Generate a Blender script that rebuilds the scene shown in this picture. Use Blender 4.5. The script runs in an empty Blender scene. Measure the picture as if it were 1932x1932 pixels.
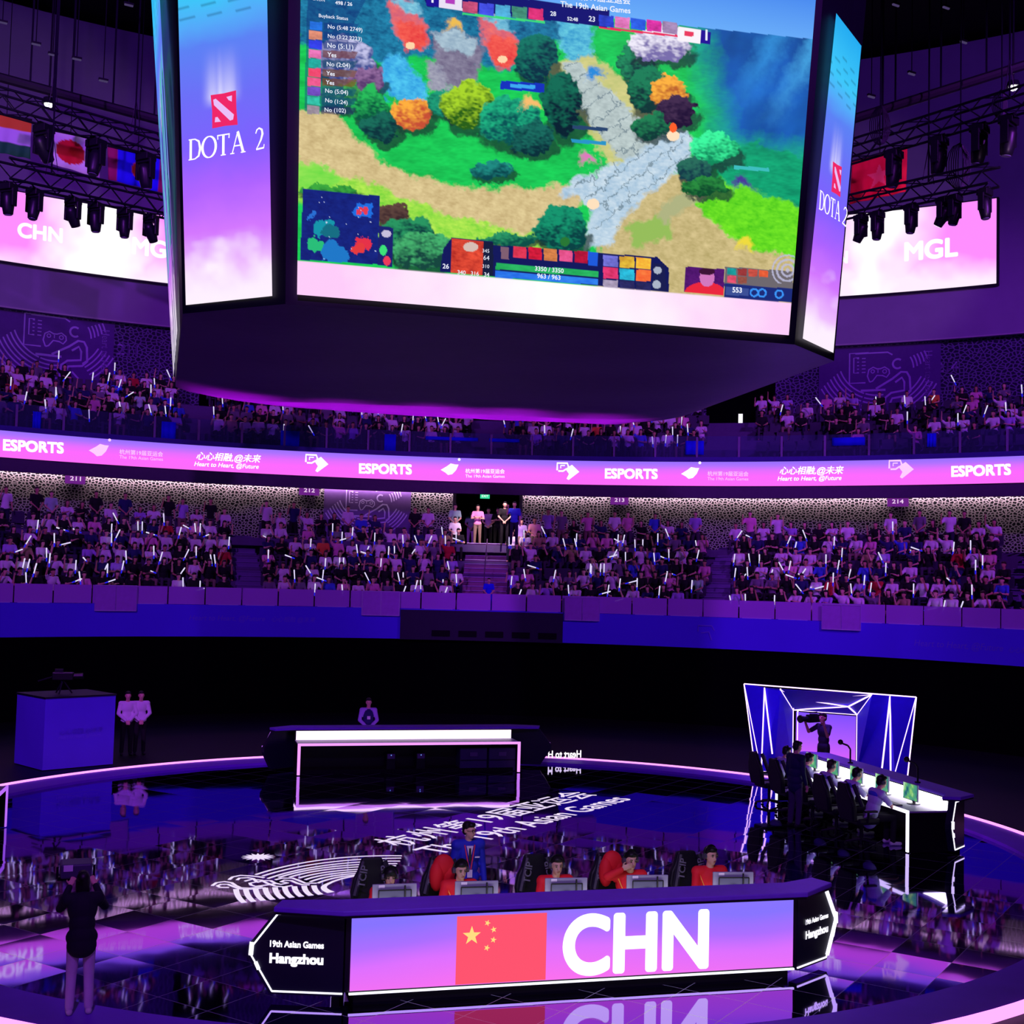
import bpy, bmesh, math, random
import numpy as np
from mathutils import Vector, Matrix
C = bpy.context.scene.collection
random.seed(7); rng = np.random.default_rng(7)
PI = math.pi

# ---------------------------------------------------------------- camera, world, lights, exposure
EYE = Vector((-4.371, -23.912, 4.876)); YAW, PIT, ROL, FPX = 0.213, 0.057, 0.025, 2381.9
fw = Vector((math.sin(YAW)*math.cos(PIT), math.cos(YAW)*math.cos(PIT), math.sin(PIT)))
r0 = Vector((math.cos(YAW), -math.sin(YAW), 0)); u0 = r0.cross(fw)
cr, sr = math.cos(ROL), math.sin(ROL)
RI = cr*r0 + sr*u0; UP = -sr*r0 + cr*u0
cam = bpy.data.cameras.new('camera'); co = bpy.data.objects.new('camera', cam); C.objects.link(co)
cam.sensor_width = 36; cam.lens = 36*FPX/1932; cam.clip_start = .1; cam.clip_end = 300
co.matrix_world = Matrix(((RI.x, UP.x, -fw.x, EYE.x), (RI.y, UP.y, -fw.y, EYE.y), (RI.z, UP.z, -fw.z, EYE.z), (0, 0, 0, 1)))
sc = bpy.context.scene; sc.camera = co
sc.view_settings.view_transform = 'Standard'; sc.view_settings.look = 'None'
sc.view_settings.gamma = 1; sc.view_settings.exposure = 0.0; sc.view_settings.use_curve_mapping = False
w = bpy.data.worlds.new('World'); sc.world = w; w.use_nodes = True
w.node_tree.nodes['Background'].inputs[0].default_value = (.25, .06, 1, 1)
w.node_tree.nodes['Background'].inputs[1].default_value = .004

def spot(name, loc, aim, watts, col, ang, blend=.5, rad=.25):
    l = bpy.data.lights.new(name, 'SPOT'); l.energy = watts; l.color = col; l.spot_size = math.radians(ang); l.spot_blend = blend
    l.shadow_soft_size = rad
    o = bpy.data.objects.new(name, l); C.objects.link(o); o.location = loc
    o.rotation_euler = (Vector(aim)-Vector(loc)).to_track_quat('-Z', 'Y').to_euler(); return o
WASH = (.46, .065, 1.0)
# violet wash fixtures on the near side trusses, aimed at the far stands
spot('wash_lamp', (-16, -14, 21), (-10, 24, 7), 17500, WASH, 58)
spot('wash_lamp', (2, -18, 22), (4, 26, 7), 17500, WASH, 52)
spot('wash_lamp', (20, -12, 21), (20, 20, 7), 17500, WASH, 58)
# upper tier wash
spot('wash_lamp', (-14, -6, 23), (-14, 34, 17), 5500, (.3, .06, 1), 56)
spot('wash_lamp', (22, -6, 23), (24, 28, 17), 5500, (.3, .06, 1), 56)
# blue wash on the stage rim and the parapet
spot('rim_lamp', (0, -2, 23), (0, 0, 0), 9000, (.30, .06, 1), 64)
spot('stage_lamp', (-6, -23, 17), (1, 3, 0), 7000, (.40, .08, 1), 52)
spot('flag_fill', (-12, -6, 13), (-13.6, 16, 17.6), 4200, (.9, .6, 1), 24)  # added spots in mid air that brighten the flags
spot('flag_fill', (13, -6, 13), (18, 12, 17), 3600, (.9, .5, 1), 20)
# white key on the front desk players
spot('key_lamp', (-2, -21.5, 13), (0, -7.9, 1.2), 1500, (1, .93, .95), 26, .6)
# violet uplight on the drape under the cube
for x_ in (-4.6, -2.8, -1, .8, 2.6): spot('uplight', (x_, 3.6, .4), (x_+.3, 2.0, 8.3), 6500, (.85, .01, 1), 20, 1)
# added warm spot, unseen before the balcony, brightening the doorway and stairs
spot('door_lamp', (5.4, 24.0, 11.0), (6.0, 28.2, 6.2), 2600, (1, .66, .74), 42, .8, .3)

# ---------------------------------------------------------------- photograph rays
def ray(px, py): return (fw + RI*((px-966)/FPX) - UP*((py-966)/FPX))
def on_z(px, py, z): d = ray(px, py); return EYE + d*((z-EYE.z)/d.z)
def on_y(px, py, y): d = ray(px, py); return EYE + d*((y-EYE.y)/d.y)
def on_d(px, py, D): return EYE + ray(px, py)*D
def on_pl(px, py, o, n): d = ray(px, py); return EYE + d*((Vector(o)-EYE).dot(n)/d.dot(n))
def on_ring(px, py, R, c):
    d = ray(px, py); ox, oy = EYE.x, EYE.y-c
    a = d.x*d.x+d.y*d.y; b = 2*(ox*d.x+oy*d.y); k = ox*ox+oy*oy-R*R
    return EYE + d*((-b+math.sqrt(b*b-4*a*k))/(2*a))
def proj(P):
    d = Vector(P)-EYE; z = d.dot(fw); return 966+FPX*d.dot(RI)/z, 966-FPX*d.dot(UP)/z

# ---------------------------------------------------------------- materials
def lin(c):
    c = np.asarray(c, float)/255.; return np.where(c <= .04045, c/12.92, ((c+.055)/1.055)**2.4)
def lin4(c): return (*[float(x) for x in lin(c)], 1)
MATS = {}
def mat(name, col=(128, 128, 128), rough=.6, metal=0, emit=None, es=1.0, var=.12, scale=6, spec=.4, ior=None):
    if name in MATS: return MATS[name]
    m = bpy.data.materials.new(name); m.use_nodes = True; nt = m.node_tree; b = nt.nodes['Principled BSDF']
    b.inputs['Roughness'].default_value = rough; b.inputs['Metallic'].default_value = metal
    b.inputs['Specular IOR Level'].default_value = spec
    if ior: b.inputs['IOR'].default_value = ior
    c = lin4(col)
    if var and emit is None:
        tc = nt.nodes.new('ShaderNodeTexCoord'); n = nt.nodes.new('ShaderNodeTexNoise'); n.inputs['Scale'].default_value = scale
        r = nt.nodes.new('ShaderNodeValToRGB')
        r.color_ramp.elements[0].color = (*[x*(1-var) for x in c[:3]], 1); r.color_ramp.elements[1].color = (*[min(1, x*(1+var)) for x in c[:3]], 1)
        nt.links.new(tc.outputs['Object'], n.inputs['Vector']); nt.links.new(n.outputs['Fac'], r.inputs['Fac']); nt.links.new(r.outputs['Color'], b.inputs['Base Color'])
    else: b.inputs['Base Color'].default_value = c
    if emit is not None:
        b.inputs['Base Color'].default_value = (0, 0, 0, 1); b.inputs['Specular IOR Level'].default_value = .0
        b.inputs['Emission Color'].default_value = lin4(emit); b.inputs['Emission Strength'].default_value = es
    MATS[name] = m; return m
def led(name, es=1.0):
    """an LED wall: shows the picture stored on its pixels"""
    if name in MATS: return MATS[name]
    m = bpy.data.materials.new(name); m.use_nodes = True; nt = m.node_tree; b = nt.nodes['Principled BSDF']
    a = nt.nodes.new('ShaderNodeVertexColor'); a.layer_name = 'Col'
    b.inputs['Base Color'].default_value = (.01, .01, .012, 1); b.inputs['Roughness'].default_value = .5; b.inputs['Specular IOR Level'].default_value = .0
    nt.links.new(a.outputs['Color'], b.inputs['Emission Color']); b.inputs['Emission Strength'].default_value = es
    MATS[name] = m; return m
def cloth_attr(name):
    if name in MATS: return MATS[name]
    m = bpy.data.materials.new(name); m.use_nodes = True; nt = m.node_tree; b = nt.nodes['Principled BSDF']
    a = nt.nodes.new('ShaderNodeVertexColor'); a.layer_name = 'Col'; b.inputs['Roughness'].default_value = .8
    nt.links.new(a.outputs['Color'], b.inputs['Base Color']); MATS[name] = m; return m
def lattice(name, col, dark, scale, thr=.11):
    """perforated panel: an irregular net of cells with dark openings"""
    m = bpy.data.materials.new(name); m.use_nodes = True; nt = m.node_tree; b = nt.nodes['Principled BSDF']; L = nt.links.new
    uv = nt.nodes.new('ShaderNodeUVMap'); mp = nt.nodes.new('ShaderNodeMapping'); mp.inputs['Scale'].default_value = (scale, scale*1.35, 1)
    v = nt.nodes.new('ShaderNodeTexVoronoi'); v.feature = 'DISTANCE_TO_EDGE'; v.voronoi_dimensions = '2D'; v.inputs['Scale'].default_value = 1
    r = nt.nodes.new('ShaderNodeValToRGB'); r.color_ramp.elements[0].position = thr; r.color_ramp.elements[1].position = thr+.05
    r.color_ramp.elements[0].color = lin4(col); r.color_ramp.elements[1].color = lin4(dark)
    L(uv.outputs[0], mp.inputs[0]); L(mp.outputs[0], v.inputs['Vector']); L(v.outputs['Distance'], r.inputs['Fac']); L(r.outputs['Color'], b.inputs['Base Color'])
    b.inputs['Roughness'].default_value = .6; b.inputs['Specular IOR Level'].default_value = .1
    MATS[name] = m; return m

# ---------------------------------------------------------------- geometry collector
class G:
    def __init__(s): s.v, s.f, s.m = [], [], []
    def add(s, vs, fs, mi=0):
        b = len(s.v); s.v += [tuple(x) for x in vs]; s.f += [tuple(i+b for i in f) for f in fs]; s.m += [mi]*len(fs); return s
    def box(s, c, d, rz=0, mi=0, M=None):
        x, y, z = d[0]/2, d[1]/2, d[2]/2; c = Vector(c)
        R = M or Matrix.Rotation(rz, 3, 'Z')
        vs = [c+R @ Vector((i*x, j*y, k*z)) for k in (-1, 1) for j in (-1, 1) for i in (-1, 1)]
        return s.add(vs, [(0, 2, 3, 1), (4, 5, 7, 6), (0, 1, 5, 4), (2, 6, 7, 3), (0, 4, 6, 2), (1, 3, 7, 5)], mi)
    def tube(s, a, b, ra, rb=None, n=8, mi=0, cap=True):
        a, b = Vector(a), Vector(b); rb = ra if rb is None else rb; d = (b-a).normalized()
        x = d.orthogonal().normalized(); y = d.cross(x); vs = []
        for p, r in ((a, ra), (b, rb)):
            vs += [p+(x*math.cos(2*PI*i/n)+y*math.sin(2*PI*i/n))*r for i in range(n)]
        fs = [(i, (i+1) % n, n+(i+1) % n, n+i) for i in range(n)]
        if cap: fs += [tuple(range(n))[::-1], tuple(range(n, 2*n))]
        return s.add(vs, fs, mi)
    def bar(s, a, b, wd, mi=0): return s.tube(a, b, wd*.7071, n=4, mi=mi)
    def ball(s, c, r, n=10, k=7, M=None, mi=0):
        r = Vector((r, r, r)) if not hasattr(r, '__len__') else Vector(r); c = Vector(c); vs = []
        M = M or Matrix.Identity(3)
        for j in range(1, k):
            t = PI*j/k
            vs += [c+M @ Vector((r.x*math.sin(t)*math.cos(2*PI*i/n), r.y*math.sin(t)*math.sin(2*PI*i/n), r.z*math.cos(t))) for i in range(n)]
        fs = [(j*n+i, (j+1)*n+i, (j+1)*n+(i+1) % n, j*n+(i+1) % n) for j in range(k-2) for i in range(n)]
        vs += [c+M @ Vector((0, 0, r.z)), c-M @ Vector((0, 0, r.z))]; T = (k-1)*n
        fs += [(T, i, (i+1) % n) for i in range(n)] + [(T+1, (k-2)*n+(i+1) % n, (k-2)*n+i) for i in range(n)]
        return s.add(vs, fs, mi)
    def slab(s, quad, t, n=None, mi=0):
        """a polygon given thickness t away from its normal"""
        q = [Vector(p) for p in quad]; nn = n or (q[1]-q[0]).cross(q[2]-q[0]).normalized(); k = len(q)
        vs = q+[p-nn*t for p in q]
        return s.add(vs, [tuple(range(k)), tuple(range(k, 2*k))[::-1]]+[(i, k+i, k+(i+1) % k, (i+1) % k) for i in range(k)], mi)
    def lathe(s, prof, c=(0, 0, 0), n=24, mi=0):
        vs = [(c[0]+r*math.cos(2*PI*i/n), c[1]+r*math.sin(2*PI*i/n), c[2]+z) for r, z in prof for i in range(n)]; K = len(prof)
        fs = [(j*n+i, j*n+(i+1) % n, (j+1)*n+(i+1) % n, (j+1)*n+i) for j in range(K-1) for i in range(n)]
        return s.add(vs, fs+[tuple(range(n))[::-1], tuple(range((K-1)*n, K*n))], mi)
    def loft(s, prof, R0, c, t0, t1, n, mi=0, close=True):
        """sweep a profile of (radius, z) round the axis (0, c) from angle t0 to t1"""
        vs, K = [], len(prof)
        for i in range(n+1):
            t = t0+(t1-t0)*i/n
            vs += [(r*math.sin(t), c+r*math.cos(t), z) for r, z in prof]
        kk = K if close else K-1
        fs = [(i*K+j, (i+1)*K+j, (i+1)*K+(j+1) % K, i*K+(j+1) % K) for i in range(n) for j in range(kk)]
        if close: fs += [tuple(range(K))[::-1], tuple(range(n*K, n*K+K))]
        return s.add(vs, fs, mi)
    def mesh(s, name, mats=(), smooth=False):
        me = bpy.data.meshes.new(name); me.from_pydata(s.v, [], s.f)
        for m in mats: me.materials.append(m)
        if len(mats) > 1: me.polygons.foreach_set('material_index', s.m)
        if smooth: me.polygons.foreach_set('use_smooth', [True]*len(s.f))
        me.update(); return me
    def build(s, name, m, parent=None, smooth=False, bevel=0, fix=True):
        me = s.mesh(name, m if isinstance(m, (list, tuple)) else [m], smooth)
        if fix:
            bm = bmesh.new(); bm.from_mesh(me); bmesh.ops.recalc_face_normals(bm, faces=bm.faces); bm.to_mesh(me); bm.free()
        o = bpy.data.objects.new(name, me); C.objects.link(o)
        if parent is not None: o.parent = parent
        if bevel:
            b = o.modifiers.new('b', 'BEVEL'); b.width = bevel; b.segments = 2; b.limit_method = 'ANGLE'
        return o
def tag(o, label=None, cat=None, group=None, kind=None):
    if label: o['label'] = label
    if cat: o['category'] = cat
    if group: o['group'] = group
    if kind: o['kind'] = kind
    return o
def thing(name, loc, label, cat, rz=0, group=None):
    o = bpy.data.objects.new(name, None); C.objects.link(o); o.location = loc; o.rotation_euler = (0, 0, rz); o.empty_display_size = .1
    return tag(o, label, cat, group)
def copy_tree(o, parent=None):
    c = o.copy(); C.objects.link(c)
    if parent is not None: c.parent = parent
    for ch in list(o.children): copy_tree(ch, c)
    return c

# surfaces that writing and pictures lie on: (u, v) in metres
def ceil_z(x, y): return 31-2*math.hypot(x, y)/46.9-.02
class Ring:
    def __init__(s, R, c, off=.03): s.R, s.c, s.off = R, c, off
    def hit(s, px, py): P = on_ring(px, py, s.R, s.c); return math.atan2(P.x, P.y-s.c)*s.R, P.z
    def pt(s, u, v, o=None): t = u/s.R; r = s.R-(s.off if o is None else o); return Vector((r*math.sin(t), s.c+r*math.cos(t), v))
class Plane:
    def __init__(s, o, u, v, off=.02):
        s.o = Vector(o); s.u = Vector(u).normalized(); v = Vector(v); s.v = (v-s.u*v.dot(s.u)).normalized(); s.n = s.u.cross(s.v); s.off = off
    def hit(s, px, py): d = on_pl(px, py, s.o, s.n)-s.o; return d.dot(s.u), d.dot(s.v)
    def pt(s, u, v, o=None): return s.o+s.u*u+s.v*v+s.n*(s.off if o is None else o)
def text2d(body, bold=0., shear=0., res=3):
    vs, fs = text2d_(body, shear, res)
    if bold < .004: return vs, fs
    V, F = [], []
    for dx, dy in (((-1, -1), (1, -1), (1, 1), (-1, 1), (0, 0)) if len(body) > 4 else [(1.15*math.cos(i*PI/8), 1.15*math.sin(i*PI/8)) for i in range(16)]+[(0, 0)]):      # heavier face: the outline filled out on every side
        F += [tuple(i+len(V) for i in f) for f in fs]; V += [(x+dx*bold*.8, y+dy*bold*.8) for x, y in vs]
    return V, F
def text2d_(body, shear=0., res=3):
    cu = bpy.data.curves.new('t', 'FONT'); cu.body = body; cu.size = 1; cu.shear = shear; cu.resolution_u = res; cu.fill_mode = 'FRONT'
    o = bpy.data.objects.new('t', cu); C.objects.link(o); dg = bpy.context.evaluated_depsgraph_get()
    me = bpy.data.meshes.new_from_object(o.evaluated_get(dg)); vs = [(v.co.x, v.co.y) for v in me.vertices]; fs = [tuple(p.vertices) for p in me.polygons]
    bpy.data.objects.remove(o); bpy.data.curves.remove(cu); bpy.data.meshes.remove(me); return vs, fs
def text_uv(g, S, body, a, b, bold=0., shear=0., tall=1., mi=0, mirror=False, hgt=None, res=3):
    """write body on S so that its baseline runs from a to b (u, v)"""
    vs, fs = text2d(body, bold, shear, res)
    if not vs: return
    x0 = min(v[0] for v in vs); x1 = max(v[0] for v in vs); a, b = Vector(a), Vector(b); d = b-a; L = d.length; k = L/(x1-x0); d.normalize(); n = Vector((-d.y, d.x))
    ky = k*tall if hgt is None else hgt/max(v[1] for v in vs)
    out = []
    for x, y in vs:
        q = (x-x0)*k
        if mirror: q = L-q
        p = a+d*q+n*(y*ky); out.append(S.pt(p.x, p.y))
    g.add(out, fs, mi)
def text_px(g, S, body, x0, y0, x1, y1, **k): text_uv(g, S, body, S.hit(x0, y0), S.hit(x1, y1), **k)
def line_uv(g, S, pts, wd, mi=0, close=False, th=.012):
    """a flat stroke of width wd along (u, v) points"""
    P = [Vector(p) for p in pts]; n = len(P)
    if close: P.append(P[0]); P.append(P[1]); n += 2
    L, Rr = [], []
    for i in range(n):
        d = (P[min(i+1, n-1)]-P[max(i-1, 0)])
        if d.length < 1e-9: d = Vector((1, 0))
        d.normalize(); q = Vector((-d.y, d.x))*(wd[i] if hasattr(wd, '__len__') else wd)/2
        L.append(P[i]+q); Rr.append(P[i]-q)
    A = [S.pt(p.x, p.y, S.off+th) for p in L]+[S.pt(p.x, p.y, S.off+th) for p in Rr]
    g.add(A, [(n+i, n+i+1, i+1, i) for i in range(n-1)], mi)
def line_px(g, S, pts, wd, **k): line_uv(g, S, [S.hit(*p) for p in pts], wd, **k)
def bez(a, c, b, n=14): return [((1-t)**2*a[0]+2*t*(1-t)*c[0]+t*t*b[0], (1-t)**2*a[1]+2*t*(1-t)*c[1]+t*t*b[1]) for t in [i/n for i in range(n+1)]]
def poly_uv(g, S, pts, mi=0, o=None): g.add([S.pt(p[0], p[1], o) for p in pts], [tuple(range(len(pts)))], mi)
def arc(c, r, a0, a1, n=20, k=1.): return [(c[0]+r*math.cos(math.radians(a0+(a1-a0)*i/n)), c[1]+k*r*math.sin(math.radians(a0+(a1-a0)*i/n))) for i in range(n+1)]
def grid_mesh(name, P, col, m, parent=None, back=None):
    """P: (rows, cols, 3) points, col: (rows, cols, 3) linear colours on the points"""
    P = np.asarray(P, np.float32); r, c = P.shape[:2]; i = np.arange(r*c).reshape(r, c)
    f = np.stack([i[:-1, :-1], i[1:, :-1], i[1:, 1:], i[:-1, 1:]], -1).reshape(-1, 4)
    me = bpy.data.meshes.new(name); me.vertices.add(r*c); me.vertices.foreach_set('co', P.ravel()); nf = len(f)
    me.loops.add(nf*4); me.loops.foreach_set('vertex_index', f.ravel().astype(np.int32)); me.polygons.add(nf); me.polygons.foreach_set('loop_start', np.arange(0, nf*4, 4, dtype=np.int32))
    a = me.color_attributes.new('Col', 'FLOAT_COLOR', 'POINT'); cc = np.ones((r*c, 4), np.float32); cc[:, :3] = np.asarray(col).reshape(-1, 3); a.data.foreach_set('color', cc.ravel())
    me.materials.append(m); me.update(); me.validate(); o = bpy.data.objects.new(name, me); C.objects.link(o)
    if parent is not None: o.parent = parent
    return o
# value noise on arrays
def vn(x, y, sc_, seed=0):
    x = np.asarray(x, float)/sc_; y = np.asarray(y, float)/sc_; xi = np.floor(x).astype(int); yi = np.floor(y).astype(int); fx = x-xi; fy = y-yi
    h = lambda a, b: (np.sin(a*127.1+b*311.7+seed*74.7)*43758.5453) % 1.
    fx = fx*fx*(3-2*fx); fy = fy*fy*(3-2*fy)
    return (h(xi, yi)*(1-fx)+h(xi+1, yi)*fx)*(1-fy)+(h(xi, yi+1)*(1-fx)+h(xi+1, yi+1)*fx)*fy
def fbm(x, y, s, seed=0): return .55*vn(x, y, s, seed)+.3*vn(x, y, s/2.1, seed+5)+.15*vn(x, y, s/4.3, seed+9)
def ramp(t, stops):
    xs = [s[0] for s in stops]; cs = np.array([lin(s[1]) for s in stops])
    return np.stack([np.interp(t, xs, cs[:, i]) for i in range(3)], -1)
def inpoly(X, Y, pts):
    r = np.zeros(X.shape, bool); n = len(pts)
    for i in range(n):
        (x0, y0), (x1, y1) = pts[i], pts[(i+1) % n]
        if y0 == y1: continue
        c = ((y0 > Y) != (y1 > Y)) & (X < (x1-x0)*(Y-y0)/(y1-y0)+x0); r ^= c
    return r

def tpart(parent, m, S, body, x0, y0, x1, y1, inv=None, name='lettering', **k):
    """one word as one part"""
    g = G(); text_px(g, S, body, x0, y0, x1, y1, **k)
    if inv is not None: g.v = [tuple(inv @ Vector(v)) for v in g.v]
    return g.build(name, m, parent, fix=False)
GLY = {'D': (.86, [([(.14, 0), (.14, 1)], .15), ([(0, .02), (.3, .02)], .05), ([(0, .98), (.3, .98)], .05), ([(.14, .98), (.42, .97), (.66, .85), (.76, .5), (.66, .15), (.42, .03), (.14, .02)], [.05, .06, .11, .16, .11, .06, .05])]),
       'O': (.98, [([(.47+.43*math.cos(a), .5+.5*math.sin(a)) for a in [2*PI*i/24 for i in range(25)]], [.05+.10*abs(math.cos(2*PI*i/24)) for i in range(25)])]),
       'T': (.84, [([(.40, 0), (.40, 1)], .15), ([(.02, .97), (.78, .97)], .06), ([(.03, 1), (.05, .78)], .06), ([(.77, 1), (.75, .78)], .06), ([(.24, .02), (.56, .02)], .05)]),
       'A': (.98, [([(.12, 0), (.46, 1.02)], .06), ([(.46, 1.02), (.82, 0)], .15), ([(.24, .36), (.68, .36)], .06), ([(0, .02), (.26, .02)], .05), ([(.66, .02), (.96, .02)], .05)]),
       '2': (.7, [([(.04, .78), (.14, .94), (.32, 1.0), (.52, .9), (.56, .70), (.42, .44), (.2, .2), (.03, .05)], [.06, .08, .08, .12, .14, .11, .07, .05]), ([(.02, .04), (.6, .04)], .09), ([(.6, .02), (.65, .2)], .05)]),
       ' ': (.55, [])}
def serif(g, S, word, a, b, hgt):
    a, b = Vector(a), Vector(b); d = b-a; L = d.length; d.normalize(); n = Vector((-d.y, d.x)); k = L/sum(GLY[c][0] for c in word); x = 0
    for c in word:
        for pts, w_ in GLY[c][1]:
            q = [a+d*((x+px)*k)+n*(py*hgt) for px, py in pts]; ww = [v*(k+hgt)/2 for v in w_] if hasattr(w_, '__len__') else w_*(k+hgt)/2
            line_uv(g, S, q, ww, th=0)
        x += GLY[c][0]

# ================================================================ the setting
def th(px, py, R, c): P = on_ring(px, py, R, c); return math.atan2(P.x, P.y-c)
RP, CP, RW, CW = 21.39, 2.05, 33.0, -3.34
D2R = PI/180
BLK = mat('black_matte', (9, 8, 14), .75, spec=.15)
DARK = mat('dark_metal', (22, 20, 32), .45, spec=.3)
VIOW = mat('violet_plaster', (150, 130, 178), .8, scale=1.5, var=.08, spec=.1)

def mirror_mat():
    m = bpy.data.materials.new('gloss_tile'); m.use_nodes = True; nt = m.node_tree; L = nt.links.new; b = nt.nodes['Principled BSDF']
    N = nt.nodes.new
    g = N('ShaderNodeNewGeometry'); mp = N('ShaderNodeMapping'); mp.inputs['Rotation'].default_value = (0, 0, PI/4); mp.inputs['Scale'].default_value = (1/.8, 1/.8, 0)
    L(g.outputs['Position'], mp.inputs[0])
    fl = N('ShaderNodeVectorMath'); fl.operation = 'FLOOR'; L(mp.outputs[0], fl.inputs[0])
    wn = N('ShaderNodeTexWhiteNoise'); wn.noise_dimensions = '3D'; L(fl.outputs[0], wn.inputs['Vector'])
    sb = N('ShaderNodeVectorMath'); sb.operation = 'SUBTRACT'; sb.inputs[1].default_value = (.5, .5, .5); L(wn.outputs['Color'], sb.inputs[0])
    mu = N('ShaderNodeVectorMath'); mu.operation = 'MULTIPLY'; mu.inputs[1].default_value = (.010, .010, 0); L(sb.outputs[0], mu.inputs[0])
    nz = N('ShaderNodeTexNoise'); nz.inputs['Scale'].default_value = 1.6; nz.inputs['Detail'].default_value = 1; L(g.outputs['Position'], nz.inputs['Vector'])
    s2 = N('ShaderNodeVectorMath'); s2.operation = 'SUBTRACT'; s2.inputs[1].default_value = (.5, .5, .5); L(nz.outputs['Color'], s2.inputs[0])
    m2 = N('ShaderNodeVectorMath'); m2.operation = 'MULTIPLY'; m2.inputs[1].default_value = (.006, .006, 0); L(s2.outputs[0], m2.inputs[0])
    ad = N('ShaderNodeVectorMath'); L(mu.outputs[0], ad.inputs[0]); L(m2.outputs[0], ad.inputs[1])
    a2 = N('ShaderNodeVectorMath'); L(ad.outputs[0], a2.inputs[0]); L(g.outputs['Normal'], a2.inputs[1])
    nm = N('ShaderNodeVectorMath'); nm.operation = 'NORMALIZE'; L(a2.outputs[0], nm.inputs[0]); L(nm.outputs[0], b.inputs['Normal'])
    # seams between the tiles
    fr = N('ShaderNodeVectorMath'); fr.operation = 'FRACTION'; L(mp.outputs[0], fr.inputs[0]); sp = N('ShaderNodeSeparateXYZ'); L(fr.outputs[0], sp.inputs[0])
    mn = N('ShaderNodeMath'); mn.operation = 'MINIMUM'; L(sp.outputs[0], mn.inputs[0]); L(sp.outputs[1], mn.inputs[1])
    lt = N('ShaderNodeMath'); lt.operation = 'LESS_THAN'; lt.inputs[1].default_value = .014; L(mn.outputs[0], lt.inputs[0])
    mx = N('ShaderNodeMix'); mx.data_type = 'RGBA'; mx.inputs['A'].default_value = (.19, .055, .52, 1); mx.inputs['B'].default_value = (.30, .32, .42, 1)
    iv = N('ShaderNodeMath'); iv.operation = 'SUBTRACT'; iv.inputs[0].default_value = 1; L(lt.outputs[0], iv.inputs[1]); L(iv.outputs[0], b.inputs['Metallic'])
    L(lt.outputs[0], mx.inputs['Factor']); L(mx.outputs['Result'], b.inputs['Base Color'])
    b.inputs['Roughness'].default_value = .035; b.inputs['IOR'].default_value = 2.1; b.inputs['Specular IOR Level'].default_value = .5
    MATS['gloss_tile'] = m; return m
FL = G().lathe([(46, -.3), (46, -.04), (0, -.04)], (0, 4, 0), 64).build('floor', mat('arena_floor', (10, 9, 18), .55, spec=.2)); tag(FL, kind='structure')
ST = G().lathe([(10.56, -.038), (10.56, 0), (0, 0)], n=128).build('floor_stage', mirror_mat()); tag(ST, kind='structure')
RIMM = mat('rim_matte', (128, 62, 214), .6, scale=2, spec=.2)
rim = thing('stage_ring', (0, 0, 0), 'raised matte ring around the round mirror stage with a glowing pink edge line', 'stage rim')
G().loft([(10.56, -.04), (10.56, .06), (11.40, .06), (11.40, -.04)], 0, 0, 0, 2*PI, 160).build('rim_band', RIMM, rim)
G().loft([(11.40, -.03), (11.40, .10), (11.46, .10), (11.46, -.03)], 0, 0, 0, 2*PI, 160).build('light_strip', mat('pink_strip', emit=(255, 150, 255), es=1.6), rim)

A0, A1 = -50*D2R, 82*D2R          # parapet sweep
B0, B1 = -40*D2R, 64*D2R          # ring sweep
o = G().loft([(21.42, -.04), (21.42, 2.73), (21.7, 2.73), (21.7, -.04)], 0, CP, A0, A1, 90).build('wall_front', mat('black_curtain', (3, 3, 6), .95, spec=.03)); tag(o, kind='structure')
PARA = mat('blue_banner', (86, 58, 250), .75, scale=.6, var=.06, spec=.1)
WPA = o = G().loft([(21.36, 2.73), (21.36, 3.86), (21.6, 3.86), (21.6, 2.73)], 0, CP, A0, A1, 110).build('wall_parapet', PARA); tag(o, kind='structure')
# lower stand: stepped rows, each 0.85 m deep and 0.52 m high
def row_r(k): return 21.6+.85*k
def row_z(k): return 3.68+.52*k
prof = [(21.45, 2.9), (21.45, row_z(0))]
for k in range(6): prof += [(row_r(k+1), row_z(k)), (row_r(k+1), row_z(k)+.52 if k < 5 else row_z(5)+.16)]
WALKZ = row_z(5)+.16
prof += [(30.2, WALKZ), (30.2, 2.9)]
CONC = mat('stand_concrete', (96, 84, 122), .8, spec=.1)
o = G().loft(prof, 0, CP, A0, A1, 90).build('floor_lower_stand', CONC); tag(o, kind='structure')
o = G().loft([(29.9, WALKZ-.3), (29.9, WALKZ), (38, WALKZ), (38, WALKZ-.3)], 0, CW+.5, B0-.1, B1+.1, 90).build('floor_walkway', CONC); tag(o, kind='structure')

# ---- lower rear wall of perforated panels, with the doorway in the middle
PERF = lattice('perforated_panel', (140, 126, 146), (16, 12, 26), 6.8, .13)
RB = 35.6
def wall_uv(name, R, c, t0, t1, z0, z1, m, n=60, thick=.15):
    g = G().loft([(R, z0), (R, z1), (R+thick, z1), (R+thick, z0)], 0, c, t0, t1, n); o = g.build(name, m, fix=False)
    me = o.data; uv = me.uv_layers.new(name='UVMap')
    for lp in me.loops:
        v = me.vertices[lp.vertex_index].co; uv.data[lp.index].uv = (math.atan2(v.x, v.y-c)*R, v.z)
    return tag(o, kind='structure')
tdl, tdr = th(856, 985, RB, CW), th(982, 985, RB, CW)
wall_uv('wall_lower', RB, CW, B0, tdl, WALKZ-.1, 9.05, PERF)
wall_uv('wall_lower', RB, CW, tdr, B1, WALKZ-.1, 9.05, PERF)
o = G().loft([(37.2, WALKZ-.1), (37.2, 9.05), (37.5, 9.05), (37.5, WALKZ-.1)], 0, CW, tdl-.02, tdr+.02, 12).build('wall_back', BLK); tag(o, kind='structure')
CURT = mat('black_drape', (14, 12, 18), .9, spec=.05)
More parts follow.
